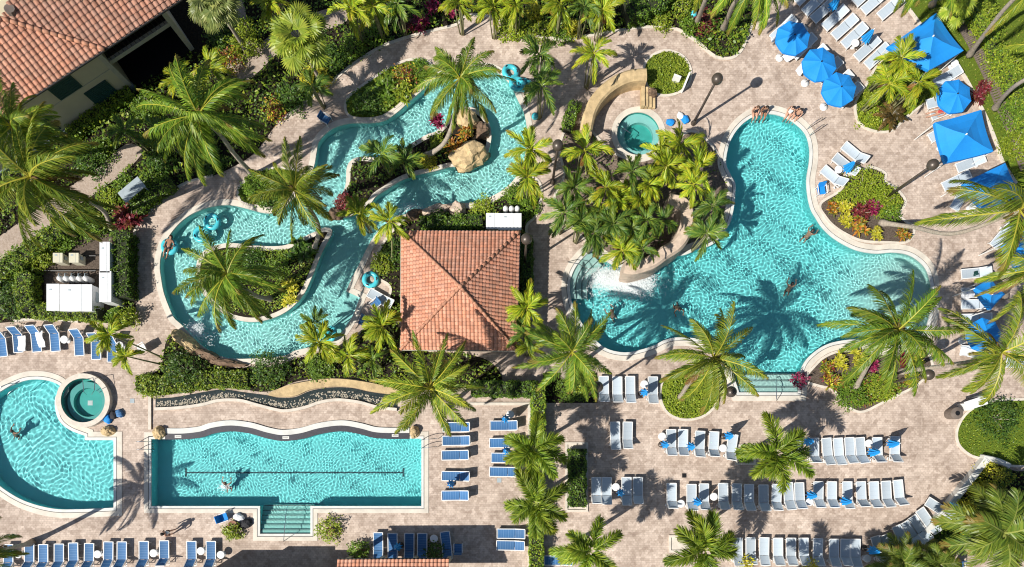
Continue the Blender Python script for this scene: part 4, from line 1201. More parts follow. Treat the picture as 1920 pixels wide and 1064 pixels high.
def rail(label, pts, px=True):
    mb = MB()
    for pl in pts: mb.tube(pl, .024, 8)
    o = mb.build('handrail', M['steel']); tag(o, label, 'handrail'); return o
def hoop(x0, y0, x1, y1, h=.85, end=-.3):
    a, b = G(x0, y0), G(x1, y1); r_ = []
    for k in range(9):
        th = math.pi * k / 8; p = a.lerp(b, (1 - math.cos(th)) / 2); p.z = h * math.sin(th) ** .6; r_.append(p)
    r_[-1].z = end; r_[0].z = 0
    return r_
rail('steel grab rails at the right side of the main pool top', [hoop(1538, 228, 1512, 244), hoop(1541, 240, 1516, 257)])
rail('steel grab rails at the left end of the lap pool', [hoop(262, 829, 286, 829), hoop(262, 843, 286, 843)])
rail('steel grab rails at the right end of the lap pool', [hoop(822, 823, 790, 826), hoop(822, 838, 790, 841)])
rail('steel handrail down the lap pool steps', [[G(531, 1016), G(532, 1012, .85), G(534, 985, .8), G(537, 955, .35), G(540, 948, -.6)]])
rail('steel handrail down the main pool bottom steps', [[G(1456, 752), G(1456, 748, .85), G(1456, 730, .75), G(1455, 714, .3), G(1455, 708, -.5)]])
rail('steel handrail down the curved steps of the main pool', [[G(1062, 492), G(1066, 492, .85), G(1085, 495, .8), G(1102, 505, .3), G(1106, 508, -.5)]])
rail('steel handrail looping over the hot tub rim', [[G(155, 712), G(155, 714, .9), G(157, 735, 1.0), G(162, 740, .4)], [G(178, 708), G(178, 712, .9), G(177, 732, 1.0), G(172, 740, .4)]])
rail('steel handrail on the steps inside the small spa', [[G(1166, 240, .0), G(1170, 242, .5), G(1182, 250, .4), G(1186, 262, -.4)]])
rail('steel handrail arch in the shallow corner of the left pool', [hoop(2, 735, 30, 720, .7, -.3), hoop(22, 745, 45, 728, .7, -.3)])

# depth plaques on the black ledge
for i, (x, y) in enumerate(((334, 819), (536, 821), (741, 817))):
    q = G(x, y, .06); mb = MB(); mb.box((q.x, q.y, .066), (.46, .19, .014))
    o = mb.build('depth_plaque', M['copewhite']); tag(o, f'small white depth plaque on the black pool ledge, {ORD[i + 1]} from the left', 'plaque', 'white depth plaques')
    b2 = MB()
    for k in range(5): b2.box((q.x - .14 + k * .07, q.y, .0745), (.035, .07, .004))
    s = b2.build('lettering', M['groove'], o, world=False)

q = G(283.5, 840); mb = MB()
for k, (dy, h_) in enumerate(((.26, .16), (.09, .12), (-.07, .16), (-.24, .16))): mb.box((q.x + .03, q.y + dy, -.3), (.02, .09, h_))
o = mb.build('depth_marking', M['copewhite']); tag(receiver(o), 'white depth figures on the left inner wall of the lap pool', 'marking')
# river tubes
def tube_ring(label, x, y, z=.17, tilt=0, R0=.43, r0=.17, m='aqua'):
    t = thing('swim_ring', label, 'swim ring', tuple(G(x, y, z)), group='aqua swim rings')
    P = []; F = []; n, k = 28, 12
    for i in range(n):
        a = 2 * math.pi * i / n
        for j in range(k):
            b = 2 * math.pi * j / k; rr = R0 + r0 * math.cos(b)
            P.append((rr * math.cos(a), rr * math.sin(a), r0 * math.sin(b)))
    for i in range(n):
        for j in range(k): F.append((i * k + j, ((i + 1) % n) * k + j, ((i + 1) % n) * k + (j + 1) % k, i * k + (j + 1) % k))
    mb = MB(); mb.add(P, F); mb.build('ring', M[m], t, True, False)
    for a in (.4, 2.5, 4.4):
        mb = MB(); mb.tube([(R0 * math.cos(a - .25), R0 * math.sin(a - .25), r0 * .95), (R0 * math.cos(a) * 1.05, R0 * math.sin(a) * 1.05, r0 * 1.35), (R0 * math.cos(a + .25), R0 * math.sin(a + .25), r0 * .95)], .03, 6)
        mb.build('handle', M['black'], t, True, False)
    for o_ in t.children: receiver(o_)
    t.rotation_euler = (R(tilt), R(tilt * .3), x)
    return t
tube_ring('aqua swim ring on the deck between beach entry and pavilion', 695, 525)
tube_ring('aqua swim ring leaning at the edge of the beach under a palm', 620, 627, .3, 35)
tube_ring('aqua swim ring in the stack at the river top, upper one', 957, 136, .2, 12)
tube_ring('aqua swim ring in the stack at the river top, lower one', 970, 158, .5, 18)
tube_ring('half-hidden aqua swim ring under the palm beside the stack', 983, 160, .25, 20)
tube_ring('aqua swim ring carrying a bather at the left bend of the river', 318, 463, .03, 0)
tube_ring('aqua swim ring floating at the top of the left river bend', 398, 416, .03, 0)
tube_ring('aqua swim ring floating behind fronds in the left river bend', 378, 440, .03, 0)

# litter bin, chairs, bags, planters
q = G(1795, 775, .9); t = thing('litter_bin', 'round brown slatted litter bin with a dark opening by the lawn', 'litter bin', (q.x, q.y, 0))
mb = MB(); mb.lathe((0, 0, 0), [(.36, 0), (.4, .5), (.42, .85), (.40, .9), (.17, .96), (.16, .9)], 24); mb.build('body', M['bin'], t, False, False)
mb = MB(); mb.lathe((0, 0, .9), [(.15, 0), (.155, .055), (.02, .05)], 20); mb.build('opening', M['dark'], t, False, False)
q = G(1830, 756, .9); t = thing('towel_stand', 'white counter with tilted top beside the brown bin', 'stand', (q.x, q.y, 0), R(18))
mb = MB(); mb.box((0, 0, .9), (1.5, .62, .06)); mb.build('top', M['plastic'], t, world=False)
mb = MB(); mb.box((0, -.05, .44), (1.4, .5, .86)); mb.build('cabinet', M['plastic'], t, world=False)
mb = MB(); mb.box((.55, .34, .5), (.5, .04, .8)); mb.build('panel', M['greybox'], t, world=False)
def chair(label, x, y, rz, m, z=0):
    t = thing('deck_chair', label, 'chair', tuple(G(x, y)), R(rz), 'blue chairs')
    mb = MB(); mb.box((0, 0, .4), (.52, .52, .04)); mb.build('seat', m, t, world=False)
    mb = MB(); mb.bar((.27, 0, .42), (.42, 0, .85), .52, .04); mb.build('backrest', m, t, world=False)
    for s in (-1, 1):
        mb = MB(); mb.bar((-.3, .29 * s, .58), (.34, .29 * s, .62), .05, .03); mb.build('armrest', M['white'], t, world=False)
        for x_ in (-.25, .25): mb = MB(); mb.box((x_, .28 * s, .29), (.035, .035, .58)); mb.build('leg', M['white'], t, world=False)
chair('low blue chair on the coping below the three pale loungers', 1535, 362, 100, M['umb'])
chair('blue chair at the end of the shaded lounger row', 860, 1026, -90, M['slingb'])
chair('bright blue chair with a towel beside the lap pool steps', 424, 970, 200, M['umb'])
chair('blue chair with bags beside the river coping at upper left', 614, 230, 150, M['slingb'])
chair('blue chair under fronds at the bottom right edge', 1792, 1060, 90, M['slingb'])
chair('blue chair beside the white lounger left of the pavilion', 706, 574, 40, M['slingb'])
chair('blue chair under the palm left of the pavilion', 683, 606, 60, M['slingb'])
chair('white chair by a palm on the deck right of the river bend', 272, 656, 30, M['plastic'])
def bag(label, x, y, m, s=.3):
    import bmesh
    bm = bmesh.new(); bmesh.ops.create_icosphere(bm, subdivisions=3, radius=s)
    for v in bm.verts: v.co.z = max(0, (v.co.z + s * .5) * .8); v.co += Vector((noise.noise(v.co * 7), noise.noise(v.co * 7 + Vector((3, 1, 0))), 0)) * .08; v.co.x *= 1.3
    me = bpy.data.meshes.new('beach_bag'); bm.to_mesh(me); bm.free(); me.materials.append(m)
    o = link('beach_bag', me, None, G(x, y), x * .3); return tag(o, label, 'bag')
bag('blue bag on the deck beside the hot tub', 204, 786, M['umb'], .26); bag('dark bag beside the hot tub stone', 214, 779, M['cloth_k'], .24); bag('deep blue bag right of the hot tub', 226, 776, M['slingb'], .24)
bag('small blue float beside the round spa', 1256, 231, M['umb'], .24); bag('blue bag below the spa lamp post', 1284, 226, M['umb'], .24); bag('red and white towel heap by the spa lamp post', 1275, 219, M['cloth_w'], .22)
bag('white towel heap beside the lap pool steps', 449, 971, M['towel'], .3); bag('dark bag on the coping beside the lap pool steps', 462, 982, M['cloth_k'], .34)
def towel(label, x, y, ang, m, L=1.2, w=.5, z=.42):
    P = []; F = []; n = 8
    for i in range(n + 1):
        for j in range(5):
            a = -L / 2 + L * i / n; b = -w / 2 + w * j / 4
            P.append((a + .04 * math.sin(3 * b + i), b + .06 * math.sin(a * 4 + x), .03 * math.sin(a * 9 + j) + .02 + .03 * math.cos(j * 2.1)))
    for i in range(n):
        for j in range(4): k = i * 5 + j; F.append((k, k + 5, k + 6, k + 1))
    mb = MB(); mb.add(P, F); me = mb.mesh('beach_towel', m, True)
    o = link('beach_towel', me, None, G(x, y, z), R(ang)); return tag(o, label, 'towel')
towel('white towel spread on a blue lounger, left of the ring table', 41, 645, 98, M['towel'], 1.0, .55)
towel('white twisted towel on a blue lounger right of the ring table', 76, 637, 98, M['towel'], 1.1, .5)
towel('white towel on the fourth pale lounger under the umbrellas', 1480, 106, 43, M['towel'], .8, .55)
towel('white towel on the pale lounger nearest the middle umbrella', 1503, 131, 43, M['towel'], .8, .5)
towel('white towel covering the lowest lounger of the right column', 1820, 661, -3, M['towel'], 1.5, .62)
towel('white towel on a lounger beside the small canopy', 1815, 552, 0, M['towel'], .9, .55)
towel('small green book-sized towel on the top lounger of the right column', 1829, 514, 10, M['shutter'], .3, .3)
towel('white folded towel on the lounger by the topmost umbrella', 1449, 74, 43, M['towel'], .35, .3)
# fence of dark slats beside the right path
t = thing('slatted_fence', 'weathered dark slat boardwalk curving beside the right lawn', 'boardwalk', tuple(G(1860, 130)))
fl = W(smooth([(1762, -10), (1785, 25), (1805, 55), (1822, 85), (1840, 120), (1858, 160), (1876, 205), (1898, 255), (1920, 320)], 10, False))
mb = MB()
acc = 0
for (x0, y0), (x1, y1) in zip(fl, fl[1:]):
    d = math.hypot(x1 - x0, y1 - y0); n = max(1, round(d / .17)); th = math.atan2(y1 - y0, x1 - x0)
    for k in range(n):
        f = (k + .5) / n; mb.box((x0 + (x1 - x0) * f, y0 + (y1 - y0) * f, .16), (.11, .75, .05), th)
mb.build('slats', M['wood'], t)
mb = MB(); band(mb, fl, [(-.3, .04), (-.3, .13), (-.22, .13), (-.22, .04)], closed=False); band(mb, fl, [(.22, .04), (.22, .13), (.3, .13), (.3, .04)], closed=False); mb.build('rails', M['wood'], t)
# garden globes / drain covers
for x, y, tx in ((248, 752, 'square grey drain grate right of the hot tub'), (936, 901, 'square grey drain grate below the lounger column'), (1283, 892, 'round dark drain cover between two terrace rows')):
    q = G(x, y); mb = MB(); mb.box((q.x, q.y, .008), (.3, .3, .012))
    for k in range(4): mb.box((q.x - .11 + k * .073, q.y, .016), (.03, .24, .008))
    tag(mb.build('drain_cover', M['greybox' if 'square' in tx else 'dark']), tx, 'drain')
for x, y, tx in ((1300, 28, 'green glass garden globe in the top shrub bed'), (1003, 219, 'green garden globe beside the spa path')):
    q = G(x, y, .3); mb = MB(); mb.lathe((q.x, q.y, .05), [(.06, 0), (.1, .05), (.22, .18), (.25, .3), (.2, .45), (.08, .53)], 16); tag(mb.build('garden_globe', M['aqua'], smooth=True), tx, 'ornament')
for x0, y0, x1, y1, tx in ((1288, 148, 1277, 175, 'white sign board standing at the round grass bed edge'), (1259, 152, 1272, 157, 'white low spotlight bar in the round grass bed')):
    a, b = G(x0, y0), G(x1, y1); mb = MB(); mb.bar((a.x, a.y, .4), (b.x, b.y, .4), .12, .8); tag(mb.build('sign_board', M['plastic']), tx, 'sign')
# ================================================================== palms
def frond(Q, C, az, e0, L, curl, nl, ll, lw, hang, sweep, roll, r, pal, rach, plume=False, vee=0.0, base=(0, 0, 0), ypow=.55):
    """one pinnate frond: rachis + leaflets of two quads each"""
    ns = 16
    p = np.array(base, float); e = e0
    pts = [p.copy()]; T = []
    ds = L / ns
    ca, sa = math.cos(az), math.sin(az)
    bend = r.uniform(-.42, .42)
    for i in range(ns):
        t = (i + .5) / ns
        ee = e0 - curl * t ** 1.25
        a2 = az + bend * t
        d = np.array([math.cos(a2) * math.cos(ee), math.sin(a2) * math.cos(ee), math.sin(ee)])
        T.append(d); p = p + d * ds; pts.append(p.copy())
    pts = np.array(pts); T.append(T[-1]); T = np.array(T)
    Z = np.array([0, 0, 1.0])
    tipb = r.uniform(.8, 1.1) if not plume else 2; shade = r.uniform(.75, 1.2); yel = r.uniform(0, 1)
    def frame(i):
        t = T[min(i, ns)]
        s = np.cross(t, Z); s /= max(1e-6, np.linalg.norm(s)); u = np.cross(s, t)
        c, q = math.cos(roll), math.sin(roll)
        return t, s * c + u * q, u * c - s * q
    # rachis strip
    for i in range(ns):
        t, s, u = frame(i); w0 = .030 * (1 - i / ns) + .006; w1 = .030 * (1 - (i + 1) / ns) + .006
        Q.append([pts[i] - s * w0 + u * .012, pts[i] + s * w0 + u * .012, pts[i + 1] + s * w1 + u * .012, pts[i + 1] - s * w1 + u * .012]); C.append([c * shade for c in rach])
    pal = np.array(pal)
    for k in range(nl):
        t0 = .10 + .9 * (k + r.uniform(-.3, .3)) / nl; t0 = min(.995, max(.06, t0))
        f = t0 * ns; i = int(f); f -= i
        P = pts[i] * (1 - f) + pts[min(i + 1, ns)] * f
        t, s, u = frame(i)
        ln = ll * max(.25, math.sin(math.pi * (.12 + .86 * t0)) ** ypow) * r.uniform(.85, 1.12)
        sw = sweep + .5 * t0 ** 2
        sides = (-1, 1) if not plume else (-1, 1, -1, 1)
        for m, sd in enumerate(sides):
            if plume: 
                a = r.uniform(-1.1, 1.1); sv = s * math.cos(a) * sd + u * (math.sin(a) + .15)
            else: sv = s * sd * math.cos(vee) + u * math.sin(vee)
            d1 = sv * math.cos(sw) + t * math.sin(sw); d1 = d1 - Z * hang * .35 + r.normal(0, .07, 3); d1 /= np.linalg.norm(d1)
            d2 = d1 - Z * hang; d2 /= np.linalg.norm(d2)
            wv = np.cross(d1, np.cross(t, d1)); wv = t - d1 * np.dot(t, d1); wv /= max(1e-6, np.linalg.norm(wv))
            wv = wv * math.cos(.5) + np.cross(d1, wv) * math.sin(r.uniform(-.6, .6)); wv /= np.linalg.norm(wv)
            a = P; b = P + d1 * ln * .5; c = b + d2 * ln * .5; h = lw / 2
            Q.append([a - wv * h * .6, a + wv * h * .6, b + wv * h, b - wv * h]); Q.append([b - wv * h, b + wv * h, c + wv * h * .12, c - wv * h * .12])
            cc = pal[r.integers(0, len(pal))] * shade * r.uniform(.82, 1.18)
            cc = cc * np.array([1 + .3 * yel * t0, 1 + .06 * yel * t0, 1])
            if t0 > tipb: cc = cc * .35 + np.array([.16, .10, .03])
            C.append(cc); C.append(cc * [1.08, 1.02, .95])

def palm_crown(seed, nf, L, spec, low=-.25, high=1.15):
    r = np.random.default_rng(seed); Q = []; C = []
    for k in range(nf):
        t = (k + .5) / nf
        az = k * 2.39996 + r.uniform(-.4, .4)
        e0 = high + (low - high) * t ** .8 + r.uniform(-.2, .2)
        spec2 = dict(spec, curl=spec['curl'] * r.uniform(.65, 1.35))
        frond(Q, C, az, e0, L * r.uniform(.78, 1.12) * (.8 + .25 * min(1, t * 1.6)), r=r, roll=r.uniform(-spec['rollr'], spec['rollr']), **{k_: v for k_, v in spec.items() if k_ not in ('rollr',)})
    return Q, C

COCO = dict(curl=1.05, nl=78, ll=.80, lw=.038, hang=.95, sweep=.80, pal=[(.12, .235, .022), (.165, .285, .024), (.08, .17, .018), (.22, .30, .03)], rach=(.46, .44, .055), rollr=1.05)
COCOY = dict(curl=1.15, nl=78, ll=.80, lw=.038, hang=1.1, sweep=.78, pal=[(.15, .24, .022), (.20, .28, .024), (.10, .18, .018), (.25, .29, .032)], rach=(.50, .46, .06), rollr=1.1)
AREL = dict(curl=1.0, nl=30, ll=.66, lw=.062, hang=.4, sweep=.98, pal=[(.31, .42, .022), (.24, .36, .022), (.41, .44, .03), (.16, .27, .02)], rach=(.46, .46, .05), rollr=.6, vee=.55)
ARED = dict(curl=1.15, nl=30, ll=.66, lw=.062, hang=.4, sweep=.95, pal=[(.09, .19, .03), (.13, .235, .032), (.06, .15, .025), (.20, .285, .035)], rach=(.20, .27, .06), rollr=.6, vee=.55)
FOX = dict(curl=1.35, nl=74, ll=.80, lw=.06, hang=.25, sweep=.62, pal=[(.21, .31, .028), (.27, .35, .035), (.15, .25, .025), (.11, .20, .022)], rach=(.4, .46, .1), rollr=.3, plume=True, ypow=.4)
ROEB = dict(curl=1.1, nl=54, ll=.6, lw=.045, hang=.4, sweep=.6, pal=[(.12, .185, .024), (.155, .21, .028), (.08, .14, .02)], rach=(.26, .29, .07), rollr=.4)

def crown_mesh(name, seed, nf, spec, low, high, L=1.0, extra=None):
    Q, C = palm_crown(seed, nf, L, spec, low, high)
    Q = np.array(Q); C = np.array(C).clip(0, 1)
    if extra: Q, C = extra(Q, C, seed)
    rad = np.percentile(np.hypot(Q[..., 0], Q[..., 1]).max(1), 97)
    return quads_mesh(name, Q, LEAF, C), rad

def coco_extra(Q, C, seed):
    """dead fibre, a few nuts and flower stalks at the heart"""
    r = np.random.default_rng(seed); q = []; c = []
    for k in range(40):
        a = r.uniform(0, 6.28); p = np.array([math.cos(a) * .16, math.sin(a) * .16, r.uniform(-.3, .1)]); d = np.array([math.cos(a), math.sin(a), r.uniform(-1, .3)]) * r.uniform(.15, .5); s = np.array([-math.sin(a), math.cos(a), 0]) * .03
        q.append([p - s, p + s, p + d + s, p + d - s]); c.append((.30 * r.uniform(.6, 1), .17, .06))
    q2, c2 = brown_fronds(1 + seed % 3, 3.2, seed, (.26, .17, .06), .6)
    return np.concatenate([Q, np.array(q), q2]), np.concatenate([C, np.array(c), c2]).clip(0, 1)

def brown_fronds(n, L, seed, col, ll):
    r = np.random.default_rng(seed + 5); Q = []; C = []
    for k in range(n):
        frond(Q, C, r.uniform(0, 6.28), -.55, L * r.uniform(.55, .8), .8, 34, ll, .04, .8, .8, r.uniform(-.8, .8), r, [col, tuple(x * .7 for x in col)], tuple(x * 1.1 for x in col), base=(0, 0, -.12))
    return np.array(Q), np.array(C)
def are_extra(Q, C, seed):
    q, c = brown_fronds(2, 1.3, seed, (.36, .20, .06), .4)
    return np.concatenate([Q, q]), np.concatenate([C, c]).clip(0, 1)
CROWNS = {'coco': [crown_mesh('crown', 100 + i, n, s, -.5, 1.2, 3.6, coco_extra) for i, (n, s) in enumerate(((25, COCO), (22, COCOY), (27, COCO), (21, COCOY), (24, COCO)))],
          'sparse': [crown_mesh('crown', 150 + i, 13, COCOY, -.45, 1.2, 3.6, coco_extra) for i in range(2)],
          'light': [crown_mesh('crown', 200 + i, 10 + i % 3, AREL, -.2, 1.2, 1.9, are_extra) for i in range(4)],
          'dark': [crown_mesh('crown', 300 + i, 10 + i % 2, ARED, -.15, 1.15, 1.9) for i in range(4)],
          'fox': [crown_mesh('crown', 400 + i, 9 + i % 2, FOX, .15, .9, 2.7) for i in range(3)],
          'roeb': [crown_mesh('crown', 500 + i, 24, ROEB, -.3, 1.2, 2.0) for i in range(2)]}

def fan_crown(seed, nl, R_, pal, drop=.3):
    r = np.random.default_rng(seed); Q = []; C = []
    for k in range(nl):
        t = (k + .5) / nl; az = k * 2.39996 + r.uniform(-.2, .2); e = 1.35 - 1.35 * t + r.uniform(-.1, .1)
        d = np.array([math.cos(az) * math.cos(e), math.sin(az) * math.cos(e), math.sin(e)]); L = R_ * r.uniform(.45, .68) * (.45 + .55 * min(1, t * 2))
        tip = d * L
        s = np.array([-math.sin(az), math.cos(az), 0]); 
        Q.append([s * -.02, s * .02, tip + s * .015, tip - s * .015]); C.append((.22, .25, .06))
        # blade plane: forward direction bends down
        e2 = e - .55; f = np.array([math.cos(az) * math.cos(e2), math.sin(az) * math.cos(e2), math.sin(e2)]); sh = r.uniform(.75, 1.2)
        for j in range(26):
            a = (j / 25 - .5) * 4.2
            ln = R_ * .40 * (.75 + .25 * math.cos(a * .6)) * r.uniform(.9, 1.08)
            dd = f * math.cos(a) + s * math.sin(a); dd /= np.linalg.norm(dd)
            w = (np.cross(dd, np.cross(f, s))); w /= np.linalg.norm(w); h = R_ * .028
            m = tip + dd * ln * .6; en = m + (dd - np.array([0, 0, drop])) * ln * .42
            up = np.cross(f, s) * h * .5 * (1 if j % 2 else -1)
            cc = np.array(pal[r.integers(0, len(pal))]) * sh * r.uniform(.85, 1.15)
            Q.append([tip - w * h * .2, tip + w * h * .2, m + w * h + up, m - w * h - up]); Q.append([m - w * h - up, m + w * h + up, en + w * h * .15, en - w * h * .15]); C += [cc, cc * [1.08, 1.03, .95]]
    Q = np.array(Q); rad = np.percentile(np.hypot(Q[..., 0], Q[..., 1]).max(1), 97)
    return quads_mesh('crown', Q, LEAF, np.array(C).clip(0, 1)), rad
CROWNS['fan'] = [fan_crown(600 + i, 17, 2.0, [(.27, .36, .035), (.21, .30, .03), (.34, .40, .05)]) for i in range(2)]
CROWNS['fangrey'] = [fan_crown(610, 30, 1.9, [(.19, .24, .07), (.14, .19, .05), (.25, .28, .09)], .5)]
CROWNS['cycad'] = [crown_mesh('crown', 700, 22, dict(curl=.9, nl=26, ll=.2, lw=.05, hang=.1, sweep=.5, pal=[(.10, .075, .02), (.07, .06, .018), (.15, .10, .03)], rach=(.12, .09, .03), rollr=.3), -.1, 1.0, 1.1)]
CNT = {}

def palm(kind, cx, cy, rad, z, label, base=None, cat='palm tree', group=None, mids=(), tr=.15, canes=0):
    """crown centre (cx, cy) and radius in pixels at height z; base in pixels on the ground"""
    top = G(cx, cy, z)
    if base is None: b = Vector((top.x, top.y, 0))
    else: b = G(*base)
    name = {'coco': 'coconut_palm', 'sparse': 'coconut_palm', 'light': 'feather_palm', 'dark': 'feather_palm', 'fox': 'foxtail_palm', 'fan': 'fan_palm', 'fangrey': 'fan_palm', 'roeb': 'date_palm', 'cycad': 'cycad'}[kind]
    t = thing(name, label, cat, b, 0, group)
    me, r0 = CROWNS[kind][CNT.get(kind, 0) % len(CROWNS[kind])]; CNT[kind] = CNT.get(kind, 0) + 1
    sc_ = rad / PPM * (1 - z / H) / r0
    mb = MB()
    P = []; K = 12
    pts = [b] + [G(*m) for m in mids] + [top]
    if len(pts) == 2:
        for i in range(K + 1):
            f = i / K
            # start leaning, end upright
            g = f ** 1.0
            P.append(Vector((b.x + (top.x - b.x) * (1 - (1 - g) ** 1.5), b.y + (top.y - b.y) * (1 - (1 - g) ** 1.5), b.z + (top.z - b.z) * f)))
    else:
        n = len(pts)
        for i in range(n - 1):
            p0, p1, p2, p3 = pts[max(i - 1, 0)], pts[i], pts[i + 1], pts[min(i + 2, n - 1)]
            for k in range(6):
                u_ = k / 6; P.append(.5 * (2 * p1 + (p2 - p0) * u_ + (2 * p0 - 5 * p1 + 4 * p2 - p3) * u_ * u_ + (3 * p1 - p0 - 3 * p2 + p3) * u_ ** 3))
        P.append(pts[-1])
    m = len(P)
    radii = [tr * (1.0 + .9 * max(0, 1 - i / (m * .18)) ** 2 - .35 * i / m) * (1.04 if i % 2 else .97) for i in range(m)]
    mb.tube(P, radii, 9)
    if canes:
        for k in range(canes):
            a = 2 * math.pi * k / canes + cx; o_ = Vector((math.cos(a), math.sin(a), 0))
            mb.tube([b + o_ * .15, (b + top) * .5 + o_ * .25, top + o_ * .25], tr * .6, 6)
    mb.build('trunk', M['trunk'] if kind in ('coco', 'sparse', 'fan', 'fangrey', 'roeb', 'cycad') else M['trunkg'], t, True)
    lean = (top - P[-2])
    c = link('crown', me, t, top - b, random.uniform(0, 6.28))
    if kind in ('coco', 'sparse', 'light', 'dark', 'fox'): c.rotation_euler.x = random.uniform(-.22, .22); c.rotation_euler.y = random.uniform(-.22, .22)
    c.scale = (sc_, sc_, sc_)
    return t

for cx, cy, rad, z, base, mids, tx in [
    (372, 216, 118, 8.5, (476, 330), ((440, 290, 3.6), (412, 252, 7.0)), 'tall coconut palm with its pale trunk slanting over the path, between house and river'),
    (56, 332, 135, 9.0, (207, 425), ((193, 395, 2.5), (140, 363, 6.4)), 'big coconut palm at the left edge with a curved trunk beside a red bush'),
    (22, 238, 100, 8.5, (95, 300), (), 'coconut palm at the left edge below the house roof'),
    (552, 356, 92, 7.0, (588, 468), ((597, 440, 2.2), (592, 410, 4.6)), 'coconut palm arching over the narrow neck of the river'),
    (425, 515, 98, 7.0, (508, 561), ((480, 555, 2.0), (455, 538, 4.5)), 'coconut palm on the round river island at the left'),
    (862, 148, 88, 8.0, (800, 293), ((830, 272, 2.2), (847, 238, 4.2), (856, 195, 6.3)), 'coconut palm with curved white trunk on the boulder island'),
    (806, 728, 108, 7.0, (832, 772), (), 'coconut palm between the pavilion and the wavy lap pool'),
    (1072, 660, 98, 8.0, (1058, 706), (), 'coconut palm over the pool edge right of the pavilion'),
    (1338, 672, 108, 7.5, (1277, 745), ((1290, 722, 2.6), (1314, 700, 5.0)), 'coconut palm rising from the round bed at the bottom of the main pool'),
    (1684, 619, 112, 8.5, (1604, 728), ((1625, 690, 3.0), (1648, 652, 6.0)), 'coconut palm leaning over the beach end of the main pool'),
    (1912, 394, 150, 9.5, (1652, 418), ((1712, 426, 2.2), (1792, 438, 5.6)), 'coconut palm with a long leaning trunk reaching the right edge'),
    (1878, 661, 118, 8.5, (1690, 697), ((1760, 688, 3.0), (1830, 676, 6.4)), 'coconut palm leaning right from the lower flower bed'),
    (1950, 505, 115, 8.0, (1884, 556), ((1898, 535, 3.4),), 'coconut palm at the right edge reaching in over the small canopy'),
    (1975, -55, 105, 9.5, (1817, 104), ((1850, 60, 3.4), (1900, 0, 6.6)), 'coconut palm with a grey trunk leaning beyond the upper right fence'),
    (2010, 105, 100, 8.0, (1866, 203), ((1885, 178, 2.6), (1918, 152, 5.0)), 'coconut palm with a short visible trunk at the right fence'),
    (1425, -50, 95, 9.0, (1357, 53), ((1366, 30, 3.0), (1380, 2, 6.0)), 'coconut palm at the top edge hanging a frond beside the blue umbrellas'),
    (1345, -90, 90, 9.0, (1307, 42), ((1315, 20, 3.0), (1325, -8, 6.0)), 'coconut palm at the top edge rising from the red shrub bed'),
    (1760, -95, 100, 9.0, (1747, 10), ((1755, -5, 3.0),), 'coconut palm at the top edge above the lawn corner'),
    (-62, 1045, 90, 7.5, (60, 1018), (), 'coconut palm at the lower left corner shading blue loungers')]:
    palm('sparse' if cx in (1912, 1950, 2010, 1975, 1878) else 'coco', cx, cy, rad, z, tx, base, 'palm tree', 'coconut palms', mids, tr=.16)

CENTRAL = [('light', 1096, 284, 50, 'left of the spa'), ('dark', 1078, 352, 46, 'at the left rim, upper one'), ('dark', 1058, 398, 48, 'at the left tip above the lamp shadow'), ('light', 1135, 352, 46, 'just below the spa rim'),
    ('dark', 1128, 400, 46, 'in the left half, middle height'), ('dark', 1115, 438, 46, 'lower left by the curved steps'), ('dark', 1186, 322, 44, 'right below the spa'), ('light', 1155, 375, 44, 'at its very middle left'),
    ('light', 1216, 348, 42, 'at its centre'), ('light', 1250, 312, 44, 'right of the spa, second from the pool'), ('light', 1275, 272, 52, 'highest at the right of the spa'), ('light', 1308, 316, 50, 'nearest the pool neck'),
    ('light', 1300, 346, 40, 'above the bend of the rock path'), ('dark', 1338, 386, 42, 'at the pool side, upper one'), ('dark', 1326, 438, 46, 'at the pool side, lower one'), ('dark', 1184, 428, 42, 'in the middle above the pool splash'),
    ('dark', 1212, 412, 42, 'left of the rock path'), ('light', 1166, 470, 48, 'lowest, overhanging the pool splash'), ('dark', 1204, 466, 34, 'lower middle behind the rock edge'), ('dark', 1150, 420, 42, 'left middle between two dark ones'),
    ('light', 1200, 375, 42, 'in the middle between dark crowns'), ('dark', 1242, 414, 40, 'touching the rock path from the left'), ('dark', 1090, 415, 42, 'behind the left tip'), ('light', 1240, 290, 42, 'right at the spa rim')]
for i, (k, x, y, r_, tx) in enumerate(CENTRAL):
    palm(k, x, y, r_, 3.2 + (i * .37) % 1.2, f"{'lime' if k == 'light' else 'dark green'} feather palm in the central cluster, {tx}", None, 'palm', 'feather palms of the central cluster', tr=.07, canes=3)
